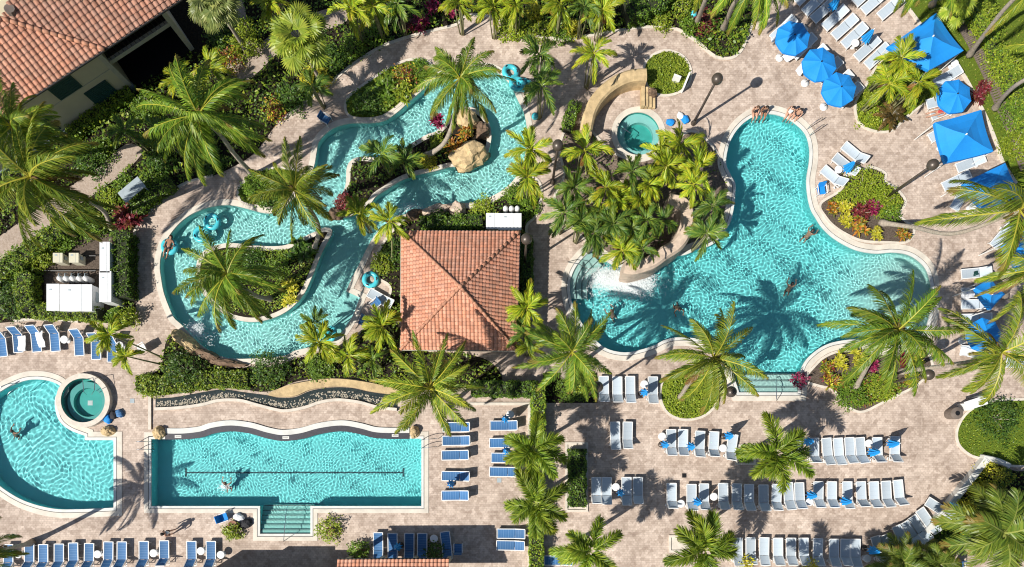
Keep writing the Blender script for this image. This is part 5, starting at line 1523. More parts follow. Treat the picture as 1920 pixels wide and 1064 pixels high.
for k, x, y, r_, z, base, tx in [
    ('dark', 1010, 102, 46, 4, None, 'dark feather palm above the swim ring stack'), ('dark', 1016, 162, 48, 4, None, 'dark feather palm leaning over the swim ring stack'), ('light', 1113, 100, 44, 4, None, 'yellow green feather palm above the tan rock wall'),
    ('light', 996, 280, 50, 4, None, 'yellow green feather palm on the river edge, upper of two'), ('light', 990, 332, 52, 3.6, None, 'yellow green feather palm on the river edge, lower of two'),
    ('light', 674, 402, 42, 3.4, None, 'feather palm at the river narrows, left of two'), ('light', 730, 415, 44, 3.6, (735, 490), 'lime feather palm left of the pavilion, thin white trunk'),
    ('light', 988, 578, 48, 4, None, 'yellow green feather palm at the right eave of the pavilion'), ('dark', 984, 626, 40, 3.4, None, 'dark feather palm at the lower right pavilion corner'), ('light', 990, 652, 34, 3.0, None, 'small pale feather palm below the pavilion corner'),
    ('light', 717, 612, 50, 4, None, 'feather palm beside the lower left pavilion eave'), ('light', 598, 642, 50, 3.6, None, 'feather palm on the lower bank by the beach entry'), ('light', 655, 668, 42, 3.2, None, 'feather palm between the lower bank and the tan ledge'),
    ('dark', 697, 676, 38, 3.0, None, 'dark feather palm above the tan ledge end'), ('dark', 590, 606, 34, 2.6, None, 'small dark feather palm at the lower river bank'),
    ('light', 205, 628, 44, 4.5, (306, 672), 'slender feather palm with a long thin trunk over the blue loungers'), ('light', 236, 668, 34, 3.8, (305, 684), 'small slender feather palm below the one over the blue loungers'),
    ('light', 1690, 110, 48, 4, None, 'feather palm of the upper right bed, touching the canopy'), ('light', 1668, 158, 46, 3.6, None, 'feather palm of the upper right bed, lower left one'), ('light', 1722, 155, 46, 3.8, None, 'feather palm of the upper right bed, right one'),
    ('dark', 715, 290, 46, 3.0, None, 'dark shaded feather palm on the left part of the boulder island'), ('dark', 760, 300, 38, 2.6, None, 'dark low feather palm in the middle of the boulder island'),
    ('light', 660, 18, 50, 3.5, None, 'feather palm at the top edge above the garden path'), ('light', 700, 12, 46, 3.5, None, 'feather palm at the top edge right of the path end'), ('dark', 745, 8, 44, 3.2, None, 'dark feather palm at the top edge left of the magenta plants'),
    ('light', 925, 14, 44, 3.2, None, 'feather palm at the top edge above the path bend'), ('light', 968, 10, 42, 3.2, None, 'feather palm at the top edge left of the yellow bush'), ('light', 1050, 6, 48, 3.4, None, 'feather palm at the top edge between two yellow bushes'),
    ('dark', 1095, 14, 42, 3.2, None, 'dark feather palm at the top edge right of the pale bush'), ('light', 1130, 20, 42, 3.2, None, 'feather palm at the top edge left of the long hedge'), ('light', 505, 8, 44, 3.2, None, 'feather palm at the top edge beside the dark path'),
    ('light', 860, 6, 42, 3.2, None, 'feather palm at the top edge above the magenta plants'), ('light', 395, 130, 44, 3.4, None, 'feather palm right of the tall coconut palm by the house'), ('dark', 300, 250, 40, 3.0, None, 'dark feather palm in the shade below the tall coconut palm'),
    ('dark', 585, 160, 40, 2.8, None, 'dark feather palm in the bed left of the upper river path'), ('light', 340, 150, 42, 3.0, None, 'feather palm tucked beside the house porch'), ('dark', 235, 245, 46, 3.0, None, 'dark feather palm between the house wall and the left path')]:
    palm(k, x, y, r_, z, tx, base, 'palm', 'small feather palms', tr=.07 if base is None else .06, canes=0 if base else 3)
for x, y, r_, z, base, tx in [(1000, 842, 70, 5.5, (996, 838), 'bushy foxtail palm beside the blue lounger column, upper of two'), (1005, 944, 72, 5.5, (1002, 936), 'bushy foxtail palm beside the hedge, lower of two'), (1106, 1034, 72, 6, None, 'bushy foxtail palm at the bottom edge right of the hedge'),
    (1456, 850, 78, 5.5, (1400, 852), 'round star-shaped foxtail palm between the two lounger rows'), (1322, 1032, 82, 6, None, 'bushy foxtail palm at the bottom edge over the square planter')]:
    palm('fox', x, y, r_, z, tx, base, 'palm tree', 'foxtail palms', tr=.15)
palm('fox', 1477, 1172, 74, 6.5, 'bushy palm just below the frame shading the left bottom grey loungers', None, 'palm tree', 'foxtail palms', tr=.15)
palm('fox', 1590, 1176, 74, 6.5, 'bushy palm just below the frame shading the right bottom grey loungers', None, 'palm tree', 'foxtail palms', tr=.15)
palm('fan', 562, 76, 62, 5, 'bright green fan palm between the garden path and the river path', None, 'palm tree', 'fan palms', tr=.14)
palm('fangrey', 405, 8, 52, 5, 'grey green fan palm at the top edge beside the house', None, 'palm tree', 'fan palms', tr=.14)
palm('fan', 1790, 8, 40, 3, 'small fan palm at the top edge beyond the boardwalk', None, 'palm tree', 'fan palms', tr=.12)
palm('roeb', 1882, 1000, 95, 4, 'broad feathery date palm in the bottom right bed', None, 'palm tree', 'date palms', tr=.16)
palm('roeb', 1690, 1054, 55, 2, 'round bushy date palm at the bottom edge, left of two', None, 'palm tree', 'date palms', tr=.12)
palm('roeb', 1762, 1058, 48, 2, 'round bushy date palm at the bottom edge, right of two', None, 'palm tree', 'date palms', tr=.12)
palm('cycad', 1672, 216, 32, .7, 'brown spiky cycad at the lower end of the upper right bed', None, 'cycad', tr=.14)

# ================================================================== shrubs and hedges
def blob_quads(n, size, r, rx, ry, rz, tilt=.8, lump=.28):
    """leaves over a lumpy dome, radii in metres"""
    u = r.uniform(0, 1, n) ** .6; az = r.uniform(0, 2 * math.pi, n); el = np.arcsin(u)
    el = np.arccos(r.uniform(0, 1, n))            # uniform over the hemisphere
    s = 1 + lump * (np.sin(3 * az + 2 * el + r.uniform(0, 6)) * np.cos(4 * el) + .6 * np.sin(7 * az + r.uniform(0, 6)) * np.sin(5 * el))
    d = r.uniform(.62, 1.05, n) * s
    P = np.stack([np.sin(el) * np.cos(az) * rx * d, np.sin(el) * np.sin(az) * ry * d, np.cos(el) * rz * d + .06], 1)
    return leaf_quads(P, size, tilt, r)
SHM = {}
PALS = dict(lime=LIME, green=GREEN, dark=DARKG, yellow=YELL, red=RED, magenta=MAG, orange=ORNG, mix=ORNG + RED + YELL + GREEN)
def shrub_mesh(pal, var, leaf=.14, n=560, spiky=False):
    k = (pal, var, leaf, n, spiky)
    if k not in SHM:
        r = np.random.default_rng(900 + var * 17 + len(pal))
        if spiky:      # rosettes of strap leaves
            Q = []; C = []
            for c in range(7):
                a = c * 2.4; rr = .55 * math.sqrt(c / 7); o = np.array([math.cos(a) * rr, math.sin(a) * rr, .25 + .25 * r.uniform()])
                for j in range(26):
                    az = r.uniform(0, 6.28); e = r.uniform(.05, 1.3); d = np.array([math.cos(az) * math.cos(e), math.sin(az) * math.cos(e), math.sin(e)]); s = np.array([-math.sin(az), math.cos(az), 0]) * .055
                    L = r.uniform(.3, .55); m = o + d * L * .55; en = m + (d - np.array([0, 0, .5])) * L * .5
                    cc = np.array(PALS[pal][r.integers(0, len(PALS[pal]))]) * r.uniform(.75, 1.25)
                    Q += [[o - s * .5, o + s * .5, m + s, m - s], [m - s, m + s, en + s * .1, en - s * .1]]; C += [cc, cc]
            SHM[k] = quads_mesh('foliage', np.array(Q), LEAF, np.array(C).clip(0, 1))
        else:
            Q = blob_quads(n, leaf, r, 1, 1, .9, .6); SHM[k] = quads_mesh('foliage', Q, LEAF, cols(n, PALS[pal], r, .3))
    return SHM[k]
def shrub(px, py, rad, h, pal, label, group='garden shrubs', spiky=False, leaf=.14, n=560, sy=1.0, rz=None):
    p = G(px, py, h * .5); t = thing('shrub', label, 'shrub', (p.x, p.y, 0), random.uniform(0, 6.28) if rz is None else rz, group)
    s = rad / PPM
    nn = n if n != 560 else (320 if s < .6 else 620 if s < 1.0 else 1300)
    lf = (leaf if leaf != .14 else .15) / max(.5, s)
    o = link('foliage', shrub_mesh(pal, int(px + py) % 2, round(lf, 2), nn, spiky), t)
    o.scale = (s, s * sy, h)
    mb = MB()
    for k in range(4):
        a = k * 1.6; mb.tube([(0, 0, 0), (math.cos(a) * s * .3, math.sin(a) * s * .3, h * .5), (math.cos(a) * s * .5, math.sin(a) * s * .5, h * .75)], [.03, .02, .01], 5)
    mb.build('stem', M['trunk'], t, world=False)
    return t
SH = [
 (340, 692, 36, 1.7, 'dark', 'round dark green shrub in the bed below the river waterfall', False), (503, 692, 33, 1.7, 'dark', 'round dark green shrub on the bank left of the tan ledge', False),
 (280, 722, 24, .8, 'lime', 'low bright shrub at the left end of the dark stream', False), (600, 690, 26, .9, 'green', 'low green shrub above the left end of the tan ledge', False),
 (435, 996, 17, .9, 'lime', 'potted leafy shrub left of the lap pool steps', False), (616, 994, 24, 1.0, 'lime', 'potted leafy shrub right of the lap pool steps', False), (672, 1034, 20, 1.0, 'green', 'potted shrub beside the shaded blue lounger', False), (815, 1038, 22, 1.0, 'dark', 'dark potted shrub in the building shadow', False),
 (1620, 350, 38, .9, 'lime', 'big bright green shrub mound at the top of the right pool bed', False), (1660, 375, 28, .8, 'lime', 'bright green shrub mound around the lamp post foot', False), (1672, 398, 20, .7, 'green', 'small green shrub at the right rim of the right pool bed', False),
 (1563, 390, 14, .6, 'orange', 'spiky orange croton at the left of the right pool bed', True), (1585, 388, 16, .6, 'yellow', 'spiky yellow croton beside the orange one', True), (1586, 413, 15, .6, 'yellow', 'bright yellow spiky croton above the pool coping', True),
 (1617, 397, 20, .8, 'red', 'dark red spiky cordyline in the middle of the right pool bed', True), (1612, 424, 20, .6, 'orange', 'orange red spiky croton below the dark red one', True), (1644, 438, 13, .6, 'yellow', 'small yellow croton by the palm trunk base', True), (1694, 438, 15, .6, 'orange', 'orange croton at the right tip of the pool bed', True), (1640, 388, 15, .8, 'magenta', 'maroon cordyline near the lamp post foot', True),
 (1552, 690, 16, .6, 'mix', 'mixed croton at the left of the lower flower bed', True), (1575, 680, 18, .6, 'yellow', 'yellow green croton in the lower flower bed', True), (1612, 672, 20, .6, 'yellow', 'yellow croton right of the palm trunk base', True), (1637, 686, 13, .7, 'magenta', 'pink cordyline in the lower flower bed', True),
 (1700, 674, 18, .7, 'red', 'dark red cordyline at the right of the lower flower bed', True), (1722, 672, 14, .5, 'yellow', 'lime croton at the right tip of the lower flower bed', True), (1710, 713, 16, .6, 'yellow', 'bright yellow croton by the lower lamp post', True), (1600, 738, 30, .7, 'green', 'low green mound below the leaning palm base', False), (1655, 728, 26, .6, 'lime', 'low bright mound at the bottom of the flower bed', False), (1560, 715, 18, .6, 'mix', 'mottled croton at the lower left rim of the flower bed', True),
 (820, 228, 15, 1.6, 'magenta', 'tall magenta cordyline on the boulder island', True), (848, 275, 20, .7, 'orange', 'orange croton beside the large tan boulder', True), (872, 250, 18, .7, 'orange', 'rusty croton between the island boulders', True), (822, 268, 16, .7, 'lime', 'lime shrub behind the magenta cordyline', False), (803, 300, 16, .7, 'yellow', 'yellow green shrub at the foot of the white palm trunk', False),
 (760, 140, 24, .8, 'mix', 'mixed shrub in the bed above the river bend', False), (725, 168, 26, .8, 'green', 'green strappy shrub in the bed beside the upper river', True), (755, 175, 22, .7, 'lime', 'bright strappy shrub nearest the upper river coping', True), (690, 190, 26, .8, 'dark', 'dark shrub at the left of the upper river bed', False), (785, 130, 20, .7, 'green', 'green shrub at the top end of the upper river bed', False),
 (1003, 21, 18, 1.1, 'yellow', 'round yellow variegated bush at the top edge', False), (1071, 50, 16, .9, 'yellow', 'small pale yellow bush above the path bend', False), (1130, 40, 18, 1.0, 'lime', 'lime bush left of the white lounger at the top', False), (1282, 12, 24, 1.2, 'lime', 'lime bush at the top edge right of the long hedge', False), (1293, 46, 16, .8, 'green', 'small round clipped bush beside the garden globe', False), (1322, 42, 24, .8, 'red', 'dark red bush between the two palm trunks', False), (1242, 40, 18, .7, 'lime', 'flat clipped bush at the path kerb by the long hedge', False),
 (960, 50, 26, .8, 'lime', 'bright low bush along the upper path kerb, left one', False), (1010, 58, 24, .8, 'lime', 'bright low bush along the upper path kerb, middle one', False), (1055, 62, 20, .7, 'green', 'green low bush along the upper path kerb, right one', False),
 (788, 42, 18, .9, 'magenta', 'magenta cordyline nearest the upper path', True), (812, 14, 16, .9, 'magenta', 'magenta cordyline at the top edge', True), (845, 20, 14, .8, 'magenta', 'small magenta cordyline right of the other two', True), (768, 48, 14, .7, 'red', 'dark red plant at the left of the magenta cordylines', True),
 (458, 76, 28, 1.6, 'lime', 'bright tall bush beside the garden path', False), (452, 50, 22, 1.4, 'lime', 'bright leafy bush above the garden path bend', False), (412, 70, 22, 1.2, 'dark', 'dark round bush below the grey fan palm', False), (590, 145, 26, 1.2, 'yellow', 'yellow green bush at the kerb of the river path', False), (545, 180, 28, 1.2, 'dark', 'dark bush in the shade left of the river path', False), (515, 205, 22, 1.0, 'mix', 'mottled bush beside the river path kerb', False), (660, 85, 24, 1.0, 'green', 'green bush along the kerb above the river path', False), (700, 62, 22, .9, 'green', 'green bush further right along the river path kerb', False), (620, 110, 26, 1.0, 'dark', 'dark bush between fan palm and river path', False), (430, 110, 24, 1.2, 'mix', 'reddish green bush at the garden path left side', False),
 (237, 408, 28, 1.2, 'red', 'dark red spiky bush beside the curved palm base', True), (232, 350, 22, .9, 'green', 'leafy bush left of the grey tilted cover', False), (285, 335, 24, .9, 'green', 'leafy bush right of the grey tilted cover', False), (205, 372, 22, .9, 'lime', 'bright bush above the curved palm trunk', False), (165, 420, 28, 1.0, 'green', 'leafy bush below the big left palm', False), (115, 445, 26, 1.0, 'green', 'leafy bush along the lower side of the left path', False), (300, 300, 26, 1.0, 'dark', 'dark bush under the tall coconut palm', False), (390, 300, 26, 1.0, 'dark', 'dark bush at the left of the palm trunk over the path', False), (165, 300, 30, 1.2, 'dark', 'dark bush above the left path under fronds', False), (320, 250, 30, 1.3, 'dark', 'dark bush behind the tall coconut palm crown', False), (270, 200, 26, 1.2, 'green', 'green bush at the house wall foot', False), (190, 280, 24, 1.0, 'green', 'green bush by the left path upper bend', False),
 (20, 560, 34, 1.6, 'dark', 'dark bush at the left edge above the kerb wall', False), (25, 500, 34, 1.4, 'green', 'leafy bush at the left edge below the path', False), (70, 480, 26, 1.2, 'lime', 'bright bush at the upper left of the service yard', False),
 (545, 535, 16, .7, 'yellow', 'yellow croton at the right of the round river island, upper one', True), (542, 562, 15, .6, 'yellow', 'yellow croton at the right of the round river island, lower one', True), (565, 470, 26, .9, 'dark', 'dark strappy plant at the right tip of the round river island', True), (470, 490, 26, .8, 'dark', 'dark shrub in the upper part of the round river island', False), (520, 500, 24, .8, 'green', 'green shrub in the middle of the round river island', False),
 (820, 415, 22, .9, 'dark', 'dark shrub behind the pavilion roof, left one', False), (862, 420, 24, .9, 'green', 'green shrub behind the pavilion roof, middle one', False), (905, 392, 22, .6, 'lime', 'clipped green mound left of the domed tanks', False), (965, 365, 20, .6, 'green', 'clipped green mound under the river edge palms', False), (992, 388, 20, .7, 'green', 'clipped green mound right of the domed tanks', False), (740, 470, 22, .8, 'dark', 'dark shrub at the left of the pavilion', False), (715, 495, 20, .7, 'lime', 'bright low shrub beside the deck swim ring', False),
 (480, 350, 26, .9, 'green', 'green shrub in the small bed at the river neck', False), (500, 372, 20, .7, 'dark', 'dark shrub at the lower rim of the river neck bed', False), (645, 380, 18, .8, 'red', 'dark red shrub at the left tip of the boulder island', False),
 (1876, 785, 40, 1.4, 'dark', 'dark glossy bush on the lawn beyond the litter bin', False), (1640, 185, 22, .7, 'lime', 'lime mound at the left of the upper right bed', False), (1632, 215, 22, .7, 'lime', 'lime mound at the lower left of the upper right bed', False), (1835, 178, 18, .7, 'red', 'dark red plant on the lawn right of the single umbrella', True), (1848, 160, 14, .6, 'red', 'small dark red plant on the lawn edge', True),
 (1860, 888, 24, 1.2, 'yellow', 'yellow bush behind the end of the white wall', False), (1838, 918, 18, 1.1, 'yellow', 'yellow bush behind the middle of the white wall', False), (1812, 952, 20, 1.1, 'yellow', 'yellow bush by the folded umbrella on the wall', False), (1790, 985, 20, 1.0, 'yellow', 'yellow bush at the lower end of the white wall', False), (1765, 1000, 26, .9, 'dark', 'dark bush below the curved lounger row', False), (1835, 1010, 30, .9, 'green', 'green bush left under the broad date palm', False),
 (1400, 1056, 14, 1.2, 'yellow', 'yellow bush tip at the bottom edge, left one', False), (1522, 1060, 14, 1.2, 'yellow', 'yellow bush tip at the bottom edge, right one', False), (1500, 712, 14, .9, 'magenta', 'pink flowering bush at the right corner of the pool steps', False), (1398, 852, 16, .6, 'green', 'low green shrub at the foot of the star-shaped palm', False), (1068, 728, 24, .8, 'green', 'green shrub under the palm right of the pavilion', False), (1098, 722, 22, .8, 'lime', 'bright shrub beside the hidden lamp post', False), (215, 596, 17, 1.3, 'green', 'clipped round shrub at the lower end of the left hedge', False), (238, 594, 17, 1.4, 'lime', 'bright round shrub beside the clipped one by the hedge end', False),
 (1760, 45, 20, .7, 'lime', 'low bright bush between canopy and boardwalk', False), (1850, 40, 34, 1.2, 'lime', 'bright bush beyond the boardwalk, upper one', False), (1885, 120, 36, 1.2, 'lime', 'bright bush beyond the boardwalk, middle one', False), (1908, 210, 34, 1.2, 'green', 'green bush beyond the boardwalk, lower one', False), (1800, 20, 26, 1.0, 'green', 'green bush right at the boardwalk top end', False), (1910, 270, 28, 1.0, 'lime', 'lime bush at the right edge above the leaning palm', False)]
for x, y, rad, h, pal, tx, sp in SH: shrub(x, y, rad * (1.35 if sp else 1.05), h * (1.15 if sp else 1), pal, tx, spiky=sp)
for x, y, tx in ((441, 984, 'left of the lap pool steps'), (622, 996, 'right of the lap pool steps'), (680, 1032, 'at the shaded lounger'), (815, 1040, 'in the building shadow')):
    q = G(x, y); mb = MB(); mb.lathe((q.x, q.y, 0), [(.2, 0), (.27, .3), (.33, .42), (.3, .45), (.26, .4)], 18); tag(mb.build('plant_pot', M['pot'], None, True), 'round clay pot of the shrub ' + tx, 'pot', 'clay plant pots')

def hedge(label, px, width, h, pal, seed, dens=300, leaf=.12, z0=0.0):
    """clipped hedge along a pixel polyline"""
    r = np.random.default_rng(seed)
    pl = W(smooth(px, 6, closed=False)); P = np.array(pl)
    seg = np.hypot(*(P[1:] - P[:-1]).T); L = seg.sum(); cum = np.concatenate([[0], np.cumsum(seg)])
    n = int(L * (width + 2 * h) * dens)
    s = r.uniform(0, L, n); w = r.uniform(-1, 1, n)
    prof = width / 2 + h                         # half of the cross-section perimeter
    w = w * prof
    i = np.clip(np.searchsorted(cum, s) - 1, 0, len(seg) - 1); f = (s - cum[i]) / seg[i]
    C = P[i] + (P[i + 1] - P[i]) * f[:, None]; T = (P[i + 1] - P[i]) / seg[i][:, None]; Nn = np.stack([-T[:, 1], T[:, 0]], 1)
    aw = np.abs(w); side = np.sign(w)
    lump = 1 + .10 * np.sin(s * 5 + seed) + .08 * np.sin(s * 11 + w * 6)
    off = np.where(aw < width / 2, w, side * width / 2) * lump + r.normal(0, .035, n)
    z = np.where(aw < width / 2, h, h - (aw - width / 2)) * np.where(aw < width / 2, lump, 1) + r.normal(0, .05, n)
    pos = np.stack([C[:, 0] + Nn[:, 0] * off, C[:, 1] + Nn[:, 1] * off, z0 + np.maximum(.05, z)], 1)
    t = thing('hedge', label, 'hedge', (pl[0][0], pl[0][1], 0))
    Q = leaf_quads(pos, leaf, .75, r) - np.array([pl[0][0], pl[0][1], 0])
    link('foliage', quads_mesh('foliage', Q, LEAF, cols(n, pal, r, .3)), t)
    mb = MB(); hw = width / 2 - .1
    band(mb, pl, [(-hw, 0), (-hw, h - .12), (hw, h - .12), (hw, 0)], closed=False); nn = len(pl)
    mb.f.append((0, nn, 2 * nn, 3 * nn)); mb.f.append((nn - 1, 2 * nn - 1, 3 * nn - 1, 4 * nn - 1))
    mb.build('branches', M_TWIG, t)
    return t
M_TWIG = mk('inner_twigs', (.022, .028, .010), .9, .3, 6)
hedge('tall clipped hedge beside the white cabinets and the curved path', [(248, 446), (246, 500), (248, 566)], .95, 1.4, DARKG + GREEN, 1, 260)
hedge('clipped yellow green hedge left of the equipment box', [(66, 520), (64, 560), (74, 586)], 1.1, 1.2, LIME + GREEN, 2, 300)
hedge('clipped hedge below the equipment box', [(76, 590), (120, 590), (200, 594)], .85, 1.1, LIME + GREEN, 3, 300)
hedge('long tall hedge between the left path and the service yard', [(-20, 548), (30, 510), (80, 474), (130, 438)], 1.1, 1.1, GREEN + LIME, 4, 200, .15)
hedge('hedge under the left path near the red bush', [(255, 405), (290, 372), (330, 345)], 1.0, .8, GREEN, 5, 200, .14)
hedge('leafy hedge along the top of the blue lounger court', [(885, 730), (950, 732), (1008, 732)], .95, 1.1, GREEN + DARKG, 6, 200, .15)
hedge('long vertical hedge at the right of the blue lounger court', [(1008, 722), (1008, 800), (1006, 900), (1005, 1000), (1005, 1080)], .85, 1.2, GREEN + LIME, 7, 200, .15)
hedge('dark rectangular planter hedge between the terraces', [(1081, 842), (1081, 950)], 1.1, .7, DARKG + GREEN, 8, 220, .15)
hedge('long dark hedge at the top edge beside the curved path', [(1168, 40), (1200, 28), (1232, 12), (1250, -10)], 1.5, 1.3, DARKG + GREEN, 9, 240, .14)
hedge('bright hedge above the dark stream, left part', [(262, 720), (330, 722), (400, 713), (470, 714)], 1.1, .6, LIME + GREEN, 10, 220, .16)
hedge('hedge in the narrow bed between the tan wall and the path', [(1062, 250), (1068, 225), (1080, 200)], .7, .7, GREEN, 11, 260, .12)
hedge('shady hedge along the right side of the pavilion', [(987, 450), (988, 520), (988, 560)], .7, 1.0, DARKG, 12, 240, .13)
hedge('hedge row at the back of the pavilion', [(790, 424), (850, 422), (905, 418)], .8, .7, DARKG + GREEN, 13, 200, .14)
hedge('leafy hedge climbing beyond the slatted boardwalk', [(1790, -5), (1815, 35), (1840, 75), (1862, 120), (1885, 170), (1905, 225), (1925, 290)], .8, .8, GREEN + LIME, 14, 220, .16)
hedge('hedge strip at the house wall foot', [(255, 178), (200, 215), (140, 262)], .8, .8, GREEN + LIME, 15, 200, .16)
hedge('hedge behind the white wall at the bottom right', [(1772, 1004), (1818, 968), (1858, 918), (1886, 884)], .8, .6, GREEN + YELL, 16, 200, .16)
# square planter kerbs
for x0, y0, x1, y1, tx in ((1064, 834, 1098, 956, 'pale kerb frame round the rectangular planter hedge'), (1258, 1008, 1312, 1032, 'pale square planter kerb under the bottom foxtail palm'), (1382, 838, 1412, 868, 'pale kerb frame at the foot of the star-shaped palm')):
    pl = W([(x0, y0), (x1, y0), (x1, y1), (x0, y1)]); mb = MB(); band(mb, pl, [(0, 0), (0, .09), (.16, .09), (.16, 0)]); mb.add([(q[0], q[1], .012) for q in pl], [(3, 2, 1, 0)])
    tag(mb.build('planter_kerb', M['curb']), tx, 'kerb')
# kerb edges of the lounger court
for pts, tx in (([(878, 758), (992, 758), (992, 1070)], 'pale low kerb along two sides of the blue lounger court'), ([(282, 742), (282, 806)], 'pale low wall end between stream and lap pool')):
    pl = W([(*p, 's') for p in pts]); mb = MB(); band(mb, pl, [(-.1, 0), (-.1, .12), (.1, .12), (.1, 0)], closed=False); tag(mb.build('kerb_wall', M['curb']), tx, 'kerb')
# splash foam
def foam(label, blobs, n, seed):
    r = np.random.default_rng(seed); mb = MB()
    Qs = []
    for cx, cy, sx, sy, k in blobs:
        m = int(n * k * 3); a = r.normal(0, 1, (m, 2)); c = G(cx, cy)
        X = c.x + a[:, 0] * sx / PPM; Y = c.y + a[:, 1] * sy / PPM
        P = np.stack([X, Y, -.05 + np.abs(r.normal(0, .05, m)) + .16 * np.exp(-(a ** 2).sum(1))], 1)
        Qs.append(leaf_quads(P, .06, .6, r, 1.0))
    return tag(link('splash_foam', quads_mesh('splash_foam', np.concatenate(Qs), FOAM)), kind='stuff')
FOAM, fnt, fp = mat_new('foam_bubbles')
fp.inputs['Base Color'].default_value = (.88, .93, .94, 1); fp.inputs['Roughness'].default_value = .5
tb = N(fnt, 'ShaderNodeBsdfTransparent'); fm_ = N(fnt, 'ShaderNodeMixShader'); fm_.inputs[0].default_value = .58
fnt.links.new(tb.outputs[0], fm_.inputs[1]); fnt.links.new(fp.outputs[0], fm_.inputs[2]); fnt.links.new(fm_.outputs[0], fnt.nodes['Material Output'].inputs[0])
foam('main', [(1160, 526, 22, 10, 1), (1192, 532, 18, 11, .8), (1134, 520, 14, 9, .4), (1170, 530, 34, 16, .5)], 2200, 1)
foam('river', [(366, 618, 8, 7, 1), (372, 636, 14, 8, .35), (775, 392, 14, 6, .4)], 420, 2)
foam('lap', [(421, 913, 5, 4, 1)], 70, 3)

# ================================================================== people
def person(label, loc, rz, J, skin='skin', hair='hair', wear=(), pitch=0, group='bathers', hold=None):
    """J: joint dict (metres).  one skinned body; hair and clothing are children"""
    me = bpy.data.meshes.new('person')
    V = []; E = []; Rr = []
    def add(p, r_, par=None):
        V.append(tuple(p)); Rr.append(r_)
        if par is not None: E.append((par, len(V) - 1))
        return len(V) - 1
    pel = add(J['pelvis'], .13)
    w = add(Vector(J['pelvis']).lerp(Vector(J['chest']), .5), .12, pel)
    ch = add(J['chest'], .15, w); nk = add(J['neck'], .06, ch)
    hd = Vector(J['head']); nkv = Vector(J['neck']); up = (hd - nkv).normalized()
    face = Vector(J.get('face', (1, 0, 0))).normalized()
    h1 = add(hd - up * .05, .085, nk); h2 = add(hd + up * .02, .10, h1); h3 = add(hd + up * .09, .085, h2)
    add(hd + face * .115 - up * .015, .016, h2)          # nose
    for s in ('L', 'R'):
        sg = 1 if s == 'L' else -1
        sh = add(J['sh' + s], .065, ch); el = add(J['el' + s], .045, sh); wr = add(J['wr' + s], .030, el)
        d = (Vector(J['wr' + s]) - Vector(J['el' + s])).normalized()
        side = d.cross(Vector((0, 0, 1))); side = side.normalized() if side.length > .1 else Vector((0, 1, 0))
        dn = d.cross(side)
        pm = add(Vector(J['wr' + s]) + d * .07, .034, wr)
        pv = Vector(V[pm])
        for k in range(4):
            o = side * (.027 * (k - 1.5)); L = (.075, .088, .082, .064)[k]
            a = add(pv + o + d * .03, .010, pm); b = add(pv + o * 1.15 + d * (.03 + L * .5) - dn * .01, .009, a); add(pv + o * 1.2 + d * (.03 + L) - dn * .03, .008, b)
        th = add(Vector(J['wr' + s]) + d * .035 + side * .045 * sg, .011, wr); add(Vector(J['wr' + s]) + d * .075 + side * .07 * sg, .009, th)
        hp = add(J['hp' + s], .10, pel); kn = add(J['kn' + s], .062, hp); an = add(J['an' + s], .042, kn); add(J['to' + s], .035, an)
    me.from_pydata(V, E, [])
    o = link('person', me, None, loc, rz)
    tag(o, label, 'person', group)
    me.materials.append(M[skin])
    sk = o.modifiers.new('Skin', 'SKIN'); sk.use_smooth_shade = True
    for i, r_ in enumerate(Rr): me.skin_vertices[0].data[i].radius = (r_, r_)
    me.skin_vertices[0].data[0].use_root = True
    sb = o.modifiers.new('Sub', 'SUBSURF'); sb.levels = 1; sb.render_levels = 2
    o.cycles.is_caustics_receiver = True
    # hair cap
    import bmesh
    bm = bmesh.new(); bmesh.ops.create_icosphere(bm, subdivisions=3, radius=.125)
    side = up.cross(face).normalized()
    Mx = Matrix((face, side, up)).transposed()
    bmesh.ops.delete(bm, geom=[v for v in bm.verts if v.co.z < -.02 and v.co.x > -.03 or v.co.x > .085], context='VERTS')
    for v in bm.verts: v.co = hd + up * .035 + Mx @ Vector((v.co.x - .012, v.co.y * .92, v.co.z * (1.05 if v.co.z > 0 else 1.5)))
    hm = bpy.data.meshes.new('hair'); bm.to_mesh(hm); bm.free(); hm.materials.append(M[hair]); link('hair', hm, o)
    em = MB()
    for sg in (-1, 1): q = hd + face * .092 + side * .034 * sg + up * .012; em.lathe(q, [(.004, -.012), (.013, 0), (.004, .012)], 8)
    em.build('eyes', M['black'], o, world=False)
    for nm, m, pts, rad in wear:
        mb = MB(); mb.tube([Vector(p) for p in pts], rad, 12); receiver(mb.build(nm, M[m], o, True, False))
    return o
def stand(rz=0, stride=.0):
    return dict(pelvis=(0, 0, .95), chest=(0, 0, 1.28), neck=(.01, 0, 1.47), head=(.03, 0, 1.60), shL=(0, .18, 1.40), elL=(-.02 - stride * .3, .24, 1.12), wrL=(.06 - stride * .4, .26, .88), shR=(0, -.18, 1.40), elR=(-.02 + stride * .3, -.24, 1.12), wrR=(.06 + stride * .4, -.26, .88),
                hpL=(0, .10, .88), knL=(.03 + stride * .25, .11, .50), anL=(-.02 + stride * .45, .11, .09), toL=(.14 + stride * .45, .12, .035), hpR=(0, -.10, .88), knR=(.03 - stride * .1, -.11, .50), anR=(-.02 - stride * .5, -.11, .09), toR=(.14 - stride * .5, -.12, .035))
